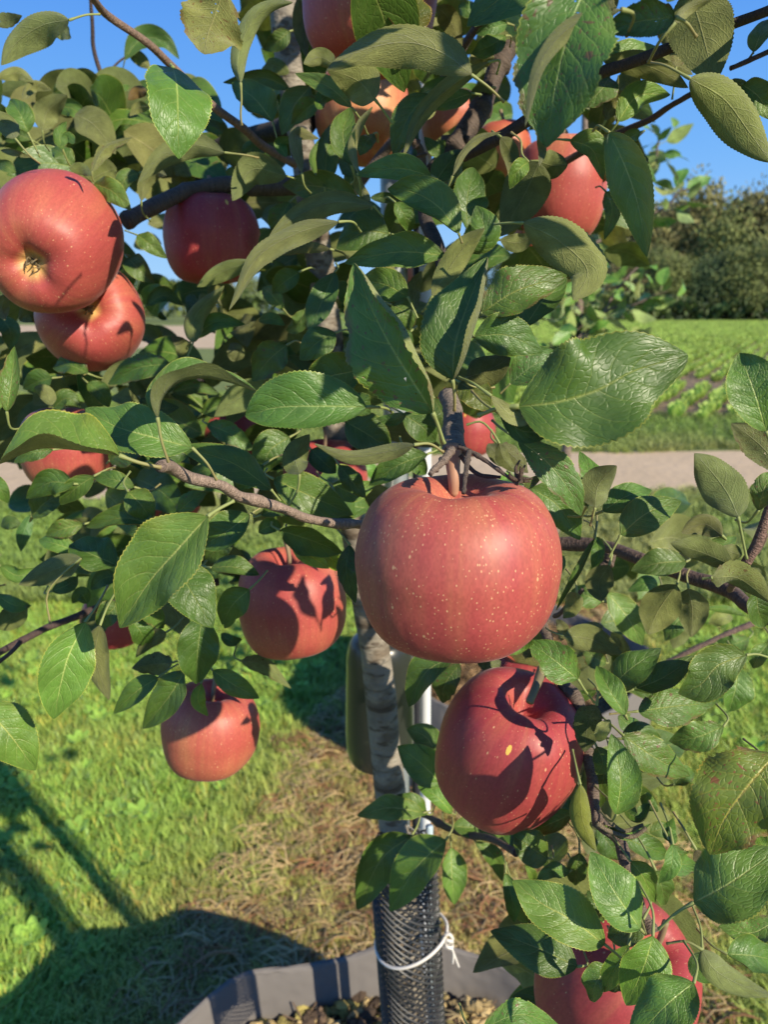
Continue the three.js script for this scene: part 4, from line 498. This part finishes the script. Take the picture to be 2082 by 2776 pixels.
function appleGeo(sx, lop) {
  const c = new THREE.SplineCurve(PROF.map(p => new THREE.Vector2(...p))), NV = 72, NU = 96, pos = [], uv = [], idx = [];
  for (let i = 0; i <= NV; i++) { const p = c.getPoint(i / NV); for (let j = 0; j <= NU; j++) { const a = j / NU * 2 * Math.PI, low = sstep(.2, -.9, p.y), k = 1 + .03 * low * Math.cos(5 * a + sx) + .018 * Math.sin(a + sx) + .012 * Math.sin(2 * a + sx * 2) + .015 * sstep(.2, .85, p.y) * Math.cos(5 * a + 2 + sx), yy = p.y * (1 + lop * Math.sin(a + 1 + sx) * .06) + (Math.abs(p.y) > .6 ? .012 * Math.cos(5 * a + sx) * (1 - Math.abs(p.x - .45)) : 0); pos.push(Math.max(0, p.x) * k * Math.cos(a), yy, Math.max(0, p.x) * k * Math.sin(a)); uv.push(j / NU, 1 - i / NV); } }
  for (let i = 0; i < NV; i++) for (let j = 0; j < NU; j++) { const a = i * (NU + 1) + j, b = a + NU + 1; idx.push(a, a + 1, b, b, a + 1, b + 1); }
  const g = new THREE.BufferGeometry(); g.setAttribute('position', new THREE.Float32BufferAttribute(pos, 3)); g.setAttribute('uv', new THREE.Float32BufferAttribute(uv, 2)); g.setIndex(idx); g.computeVertexNormals();
  const n = g.attributes.normal; for (let i = 0; i <= NV; i++) { const a = i * (NU + 1), b = a + NU, x = n.getX(a) + n.getX(b), y = n.getY(a) + n.getY(b), z = n.getZ(a) + n.getZ(b), l = Math.hypot(x, y, z) || 1; n.setXYZ(a, x / l, y / l, z / l); n.setXYZ(b, x / l, y / l, z / l); }
  if (n.getY(0) < 0) { } return g;
}
const AG = [appleGeo(.4, .3), appleGeo(1.9, 1), appleGeo(3.6, -.8)];
const calyxGeo = (() => { const g = []; for (let k = 0; k < 5; k++) { const a = k * 1.257; g.push(tube([V3(Math.cos(a) * .05, -.735, Math.sin(a) * .05), V3(Math.cos(a) * .11, -.79, Math.sin(a) * .11), V3(Math.cos(a + .3) * .06, -.87, Math.sin(a + .3) * .06)], s => .024 * (1 - .8 * s), { seg: 5, sides: 5 })); } const m = new THREE.SphereGeometry(.06, 8, 6); m.scale(1, .5, 1); m.translate(0, -.745, 0); m.deleteAttribute('normal'); const o = g.map(x => { x.deleteAttribute('normal'); return x; }); const r = mergeGeometries([...o, m]); r.computeVertexNormals(); return tint(r, [.16, .12, .06]); })();
// px, py, depth, half-width in pixels, height factor, axis in camera terms (right, up, towards), geometry, material, label
function apple(px, py, d, hw, hf, ax, gi, mi, spin, label, stem) {
  const c = at(px, py, d), R = hw * d / FPX, g = group('apple', c.x, c.y, c.z), q = new THREE.Quaternion().setFromRotationMatrix(MW), y = V3(...ax).normalize().applyQuaternion(q);
  const Q = new THREE.Quaternion().setFromUnitVectors(V3(0, 1, 0), y).multiply(new THREE.Quaternion().setFromAxisAngle(V3(0, 1, 0), spin));
  const sk = mesh('skin', AG[gi], skinMats[mi], g); sk.quaternion.copy(Q); sk.scale.set(R, R * hf, R);
  const ca = mesh('calyx', calyxGeo, stalkMat, g); ca.quaternion.copy(Q); ca.scale.set(R, R * hf, R);
  const pts = stem ? stem.map(s => at(s[0], s[1], s[2]).sub(c)) : [y.clone().multiplyScalar(R * hf * .46), y.clone().multiplyScalar(R * hf * .8).add(V3(.001, 0, 0)), y.clone().multiplyScalar(R * hf * 1.12).add(V3(rr(-.004, .004), .004, -.003))];
  const sg = tube(pts, s => stem ? lerp(.0021, .0042, Math.pow(s, 1.6)) : lerp(.0014, .0019, s), { seg: 14, sides: 8, bumps: .06 });
  mesh('stem', tint(sg, !stem ? [.26, .18, .1] : hw > 250 ? [.42, .22, .13] : [.2, .16, .085]), stalkMat, g);
  tag(g, label, 'apple', 'apples on the tree'); return g;
}
const up = [0, .97, .24];
apple(1235, 1524, .315, 278, .915, [.01, .965, .25], 0, 0, 1.2, 'large red speckled apple hanging in the centre, the biggest and sharpest', [[1231, 1345, .318], [1231, 1300, .316], [1228, 1255, .317], [1230, 1205, .318]]);
apple(148, 650, .5, 171, 1.2, [.02, .66, -.75], 1, 1, .5, 'large red apple at the left edge with its blossom end facing out');
apple(247, 862, .57, 142, 1.02, [-.3, .05, -.95], 2, 1, 2.4, 'shaded orange red apple just below the large left apple, partly hidden by it');
apple(575, 645, .62, 129, 1, up, 0, 3, 3, 'dark purplish apple in shade under the thick left branch');
apple(1004, 0, .46, 184, 1.02, [.05, .99, .1], 1, 1, 4, 'red apple cut off by the top edge of the picture');
apple(985, 302, .66, 128, .98, [.1, .99, -.1], 2, 2, 1, 'yellow orange apple under the topmost apple, behind narrow leaves');
apple(1222, 322, .74, 82, 1, up, 0, 2, 2, 'brownish orange apple in shade between leaves beside the thick knobbly branch');
apple(1515, 508, .65, 124, 1.18, up, 1, 1, 5.3, 'rosy apple in the upper right with a leaf shadow on its right side');
apple(1362, 408, .8, 78, 1.05, up, 2, 2, .4, 'small pale orange apple below the dark knobbly branch');
apple(1462, 624, .88, 68, 1.05, up, 2, 2, 4.4, 'orange underside of an apple peeping below the rosy upper right apple');
apple(790, 1632, .52, 148, 1.06, [-.05, .97, .22], 1, 1, .9, 'red apple left of the trunk with a small bright patch of sun');
apple(570, 1972, .58, 130, 1.0, [.1, .97, .25], 2, 1, 3.3, 'lowest apple on the left, hanging over the grass, half in shadow');
apple(1378, 2028, .44, 194, 1.12, [.24, .86, .45], 0, 3, 2.0, 'red apple below and right of the large central one, with a yellow spot', [[1436, 1905, .395], [1452, 1865, .40], [1466, 1830, .42], [1484, 1795, .44]]);
apple(1428, 1888, .6, 136, 1, up, 1, 3, 2.7, 'dark red apple hiding behind the speckled apple below the central one');
apple(1673, 2660, .42, 205, 1.08, [.4, .78, .45], 2, 3, 1.5, 'red apple at the bottom right corner behind a cluster of leaves');
apple(178, 1212, .62, 122, .95, up, 1, 1, 1.1, 'orange brown apple under the big glossy leaf at the left edge');
apple(465, 1335, .85, 82, 1, up, 0, 3, 5, 'dark red apple in shade below the left foreground twig');
apple(632, 1172, .85, 92, 1, up, 2, 3, 3.9, 'dusky apple deep in the leaves right of the arching leaf');
apple(880, 1300, .68, 116, 1, up, 1, 3, .2, 'bright red apple behind leaves just left of the central apple');
apple(1265, 1165, .95, 78, 1, up, 0, 3, 2.2, 'red apple glowing between leaves above the central apple');
apple(1192, 1045, 1.1, 52, 1, up, 0, 3, 4.1, 'little bit of red apple behind the two upright leaves');
apple(305, 1678, .9, 82, 1, up, 2, 3, 1.4, 'dark red apple in the shaded leaves at lower left');
apple(1140, 735, 1.15, 46, 1, up, 0, 1, 3.1, 'small red apple far back in the crown above the upright leaves');

// ---------------------------------------------------------------- trunk guard, string, stakes, bag
{
  const a = at(1122, 2780, .84), b = at(1092, 2300, .765), top = b, bot = a.clone().addScaledVector(a.clone().sub(b), .35), g = group('trunk_guard', bot.x, bot.y, bot.z), ax = top.clone().sub(bot), Lh = ax.length(), R = .0345;
  const q = new THREE.Quaternion().setFromUnitVectors(V3(0, 1, 0), ax.clone().normalize()), gs = [], N = 20;
  for (const s of [1, -1]) for (let k = 0; k < N; k++) { const pts = [], turns = Lh / (2 * Math.PI * R) * 1.25; for (let i = 0; i <= 100; i++) { const t = i / 100, an = k / N * 6.2832 + s * t * turns * 6.2832, rad = R + (s > 0 ? .0007 : -.0007); pts.push(V3(Math.cos(an) * rad, t * Lh, Math.sin(an) * rad)); } gs.push(tube(pts, () => .0011, { seg: 150, sides: 5, caps: false })); }
  const m = mesh('netting', mergeGeometries(gs), new THREE.MeshStandardMaterial({ color: new THREE.Color(.05, .05, .053), roughness: .36 }), g); m.quaternion.copy(q);
  tag(g, 'black plastic mesh guard wrapped around the trunk base', 'tree guard');
  const sc = at(1110, 2535, .8), s = group('string_tie', sc.x, sc.y, sc.z), sm = new THREE.MeshStandardMaterial({ color: new THREE.Color(.75, .7, .64), roughness: .9 }), lp = [];
  for (let i = 0; i <= 32; i++) { const an = i / 32 * 6.2832; lp.push(V3(Math.cos(an) * .0385 + .002, .003 * Math.sin(an * 2) + Math.cos(an) * .012, Math.sin(an) * .0385)); }
  mesh('loop', tube(lp, () => .0018, { seg: 64, sides: 7, caps: false }), sm, s);
  const kn = []; for (let i = 0; i < 3; i++) kn.push(tube([V3(.034, .006, .012), V3(.04, .02 - i * .006, .018 + i * .003), V3(.045, .008 - i * .004, .014), V3(.038, .0, .012)], () => .0019, { seg: 14, sides: 6 })); mesh('knot', mergeGeometries(kn), sm, s);
  for (const e of [[.046, -.022, .015], [.053, -.03, .012]]) mesh('loose_end', tube([V3(.041, .006, .014), V3(.046, -.006, .016), V3(...e)], () => .0012, { seg: 8, sides: 6 }), sm, s);
  tag(s, 'white string tied in a loop around the black mesh guard', 'string');
}
function pole(name, x, z, r, h, mat, label, cap, dx = 0) { const g = group(name, x, .0, z); mesh('tube', tube([V3(0, 0, 0), V3(dx * .5, h / 2, 0), V3(dx, h, 0)], () => r, { seg: 12, sides: 16 }), mat, g); const c = new THREE.CylinderGeometry(r * 1.12, r * 1.12, .02, 16); c.translate(dx, h + .006, 0); mesh('cap', c, mat, g); return tag(g, label, 'pole'); }
const plastic = (c, r = .4) => new THREE.MeshStandardMaterial({ color: new THREE.Color(...c), roughness: r });
{
  const w = at(1186, 1880, .93), d = at(1150, 1900, .97), bl = at(1196, 2600, .86);
  pole('white_pole', w.x, w.z, .0068, 2.4, plastic([.66, .68, .7]), 'white plastic pole standing behind the trunk', 0, -.035);
  pole('black_pole', d.x, d.z, .0065, 2.2, plastic([.03, .032, .04], .5), 'thin black pole between the trunk and the white pole', 0, -.02);
  const st = at(1108, 1880, .95); { const g = pole('steel_pole', st.x, st.z, .0145, 2.3, new THREE.MeshStandardMaterial({ color: new THREE.Color(.42, .46, .48), roughness: .42, metalness: .6 }), 'grey steel pipe pole right behind the trunk, beside the black pole', 0, -.03); }
  const g = group('blue_pipe', bl.x, .25, bl.z), top = at(1164, 2240, .80); mesh('tube', tube([V3(0, 0, 0), top.clone().sub(V3(bl.x, .25, bl.z))], () => .0042, { seg: 6, sides: 12 }), plastic([.5, .62, .7], .35), g); tag(g, 'thin pale blue pipe along the right side of the mesh guard', 'pipe');
}
{ // clear plastic bag-like jug hanging behind the trunk
  const c = at(1030, 1890, .9), pr = [[0, -.088], [.03, -.087], [.039, -.078], [.042, -.05], [.0405, .03], [.039, .06], [.032, .078], [.014, .088], [.012, .105]].map(p => new THREE.Vector2(...p)), g = group('plastic_jug', c.x, c.y, c.z);
  mesh('body', new THREE.LatheGeometry(new THREE.SplineCurve(pr).getPoints(40), 40), new THREE.MeshPhysicalMaterial({ color: new THREE.Color(.2, .215, .19), roughness: .3, transmission: .9, thickness: 0, side: THREE.DoubleSide }), g);
  const cap = new THREE.CylinderGeometry(.0145, .0145, .018, 24); cap.translate(0, .112, 0); mesh('cap', cap, plastic([.6, .64, .66]), g);
  mesh('hanging_cord', tube([V3(0, .118, 0), V3(.004, .2, .01), V3(.02, .32, .05)], () => .0012, { seg: 10, sides: 5 }), plastic([.5, .5, .48]), g);
  tag(g, 'hazy clear plastic jug hanging behind the trunk beside the poles', 'jug');
}

// ---------------------------------------------------------------- the next tree in the row
{
  const T = group('apple_tree', POT2.x, .3, POT2.z), TL = T.position; tag(T, 'smaller blurred apple tree growing from the planter behind, on the right', 'apple tree');
  const loc = (g) => g.translate(-TL.x, -TL.y, -TL.z), WB = (pts, r0, r1, n = 'branch') => mesh(n, loc(tint(tube(pts, s => lerp(r0, r1, s), { seg: 24, sides: 8, bumps: .12 }), [.34, .27, .23])), barkMat, T);
  WB([V3(POT2.x, .22, POT2.z), V3(.56, .8, -2.33), V3(.6, 1.5, -2.36), V3(.58, 2.3, -2.4)], .022, .008, 'trunk');
  const cp = (a, z0, z1, reg = 'C') => toP(reg, a, z0, z1), br = [cp([400, 1650, 700, 1480, 900, 1380, 1020, 1325, 1090, 1230, 1210, 1215], 2.3, 2.2), cp([500, 1250, 800, 1130, 930, 1060, 955, 920, 1000, 850], 2.3, 2.2), cp([300, 700, 560, 420, 700, 190, 860, 20], 2.25, 2.2, 'F'), cp([400, 560, 640, 330, 800, 300, 930, 240, 1010, 215], 2.25, 2.15, 'F'), cp([300, 560, 420, 480, 560, 330], 2.3, 2.25, 'F'), cp([450, 800, 380, 700, 420, 560], 2.3, 2.3, 'F')];
  br.forEach(p => WB(p, .006, .0028));
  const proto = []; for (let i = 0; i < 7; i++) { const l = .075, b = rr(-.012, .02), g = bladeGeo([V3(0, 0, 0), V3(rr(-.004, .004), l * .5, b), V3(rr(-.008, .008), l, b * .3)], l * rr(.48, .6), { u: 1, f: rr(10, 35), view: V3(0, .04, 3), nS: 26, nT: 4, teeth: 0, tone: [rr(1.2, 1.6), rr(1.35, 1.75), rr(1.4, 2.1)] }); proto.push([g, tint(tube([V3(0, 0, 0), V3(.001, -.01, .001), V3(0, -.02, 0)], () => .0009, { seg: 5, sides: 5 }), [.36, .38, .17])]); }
  const put = (p, dir, s, k) => { const m = new THREE.Mesh(proto[k % 7][0], leafMats); m.name = 'leaf'; m.castShadow = m.receiveShadow = true; m.position.copy(p).sub(TL); m.quaternion.setFromUnitVectors(V3(0, 1, 0), dir.normalize()).multiply(new THREE.Quaternion().setFromAxisAngle(V3(0, 1, 0), rr(0, 6.28))); m.scale.setScalar(s); T.add(m); mesh('leaf_stalk', proto[k % 7][1], stalkMat, m); };
  for (const [a, w] of [[[920, 850, 850, 815]], [[1010, 905, 1190, 805]], [[990, 990, 1105, 985]], [[950, 1010, 845, 1000]], [[1080, 1170, 1000, 1035]], [[1070, 1200, 1145, 1090]], [[1140, 1225, 1305, 1140]], [[1050, 1230, 930, 1205]], [[1140, 1290, 1325, 1320]], [[1080, 1350, 1185, 1430]], [[930, 1080, 860, 1130]], [[1000, 1270, 1010, 1350]], [[960, 880, 900, 800]]]) { const z = rr(2.15, 2.25), b = at(RX('C', a[0]), RY('C', a[1]), z), e = at(RX('C', a[2]), RY('C', a[3]), z + rr(-.03, .03)); put(b, e.clone().sub(b), e.distanceTo(b) / .075, Math.floor(rnd() * 7)); }
  let k = 0; for (const p of br) { const c = new THREE.CatmullRomCurve3(p); for (let i = 0; i < 15; i++) { const q = c.getPoint(rr(.1, 1)).add(V3(rr(-.03, .03), rr(-.03, .03), rr(-.04, .04))); put(q, V3(rr(-1, 1), rr(-.5, 1), rr(-1, 1)), rr(.6, 1.05), k++); } }
  for (let i = 0; i < 70; i++) put(at(rr(1000, 1440), rr(1290, 1680), rr(2.25, 2.6)), V3(rr(-1, 1), rr(-.8, .6), rr(-1, 1)), rr(.9, 1.3), k++);
  for (let i = 0; i < 210; i++) { const p = at(rr(1400, 1740), rr(500, 940), rr(2.0, 2.6)); put(p, V3(rr(-1, 1), rr(-.6, .8), rr(-1, 1)), rr(.7, 1.1), k++); }
}
renderer.render(scene, camera);
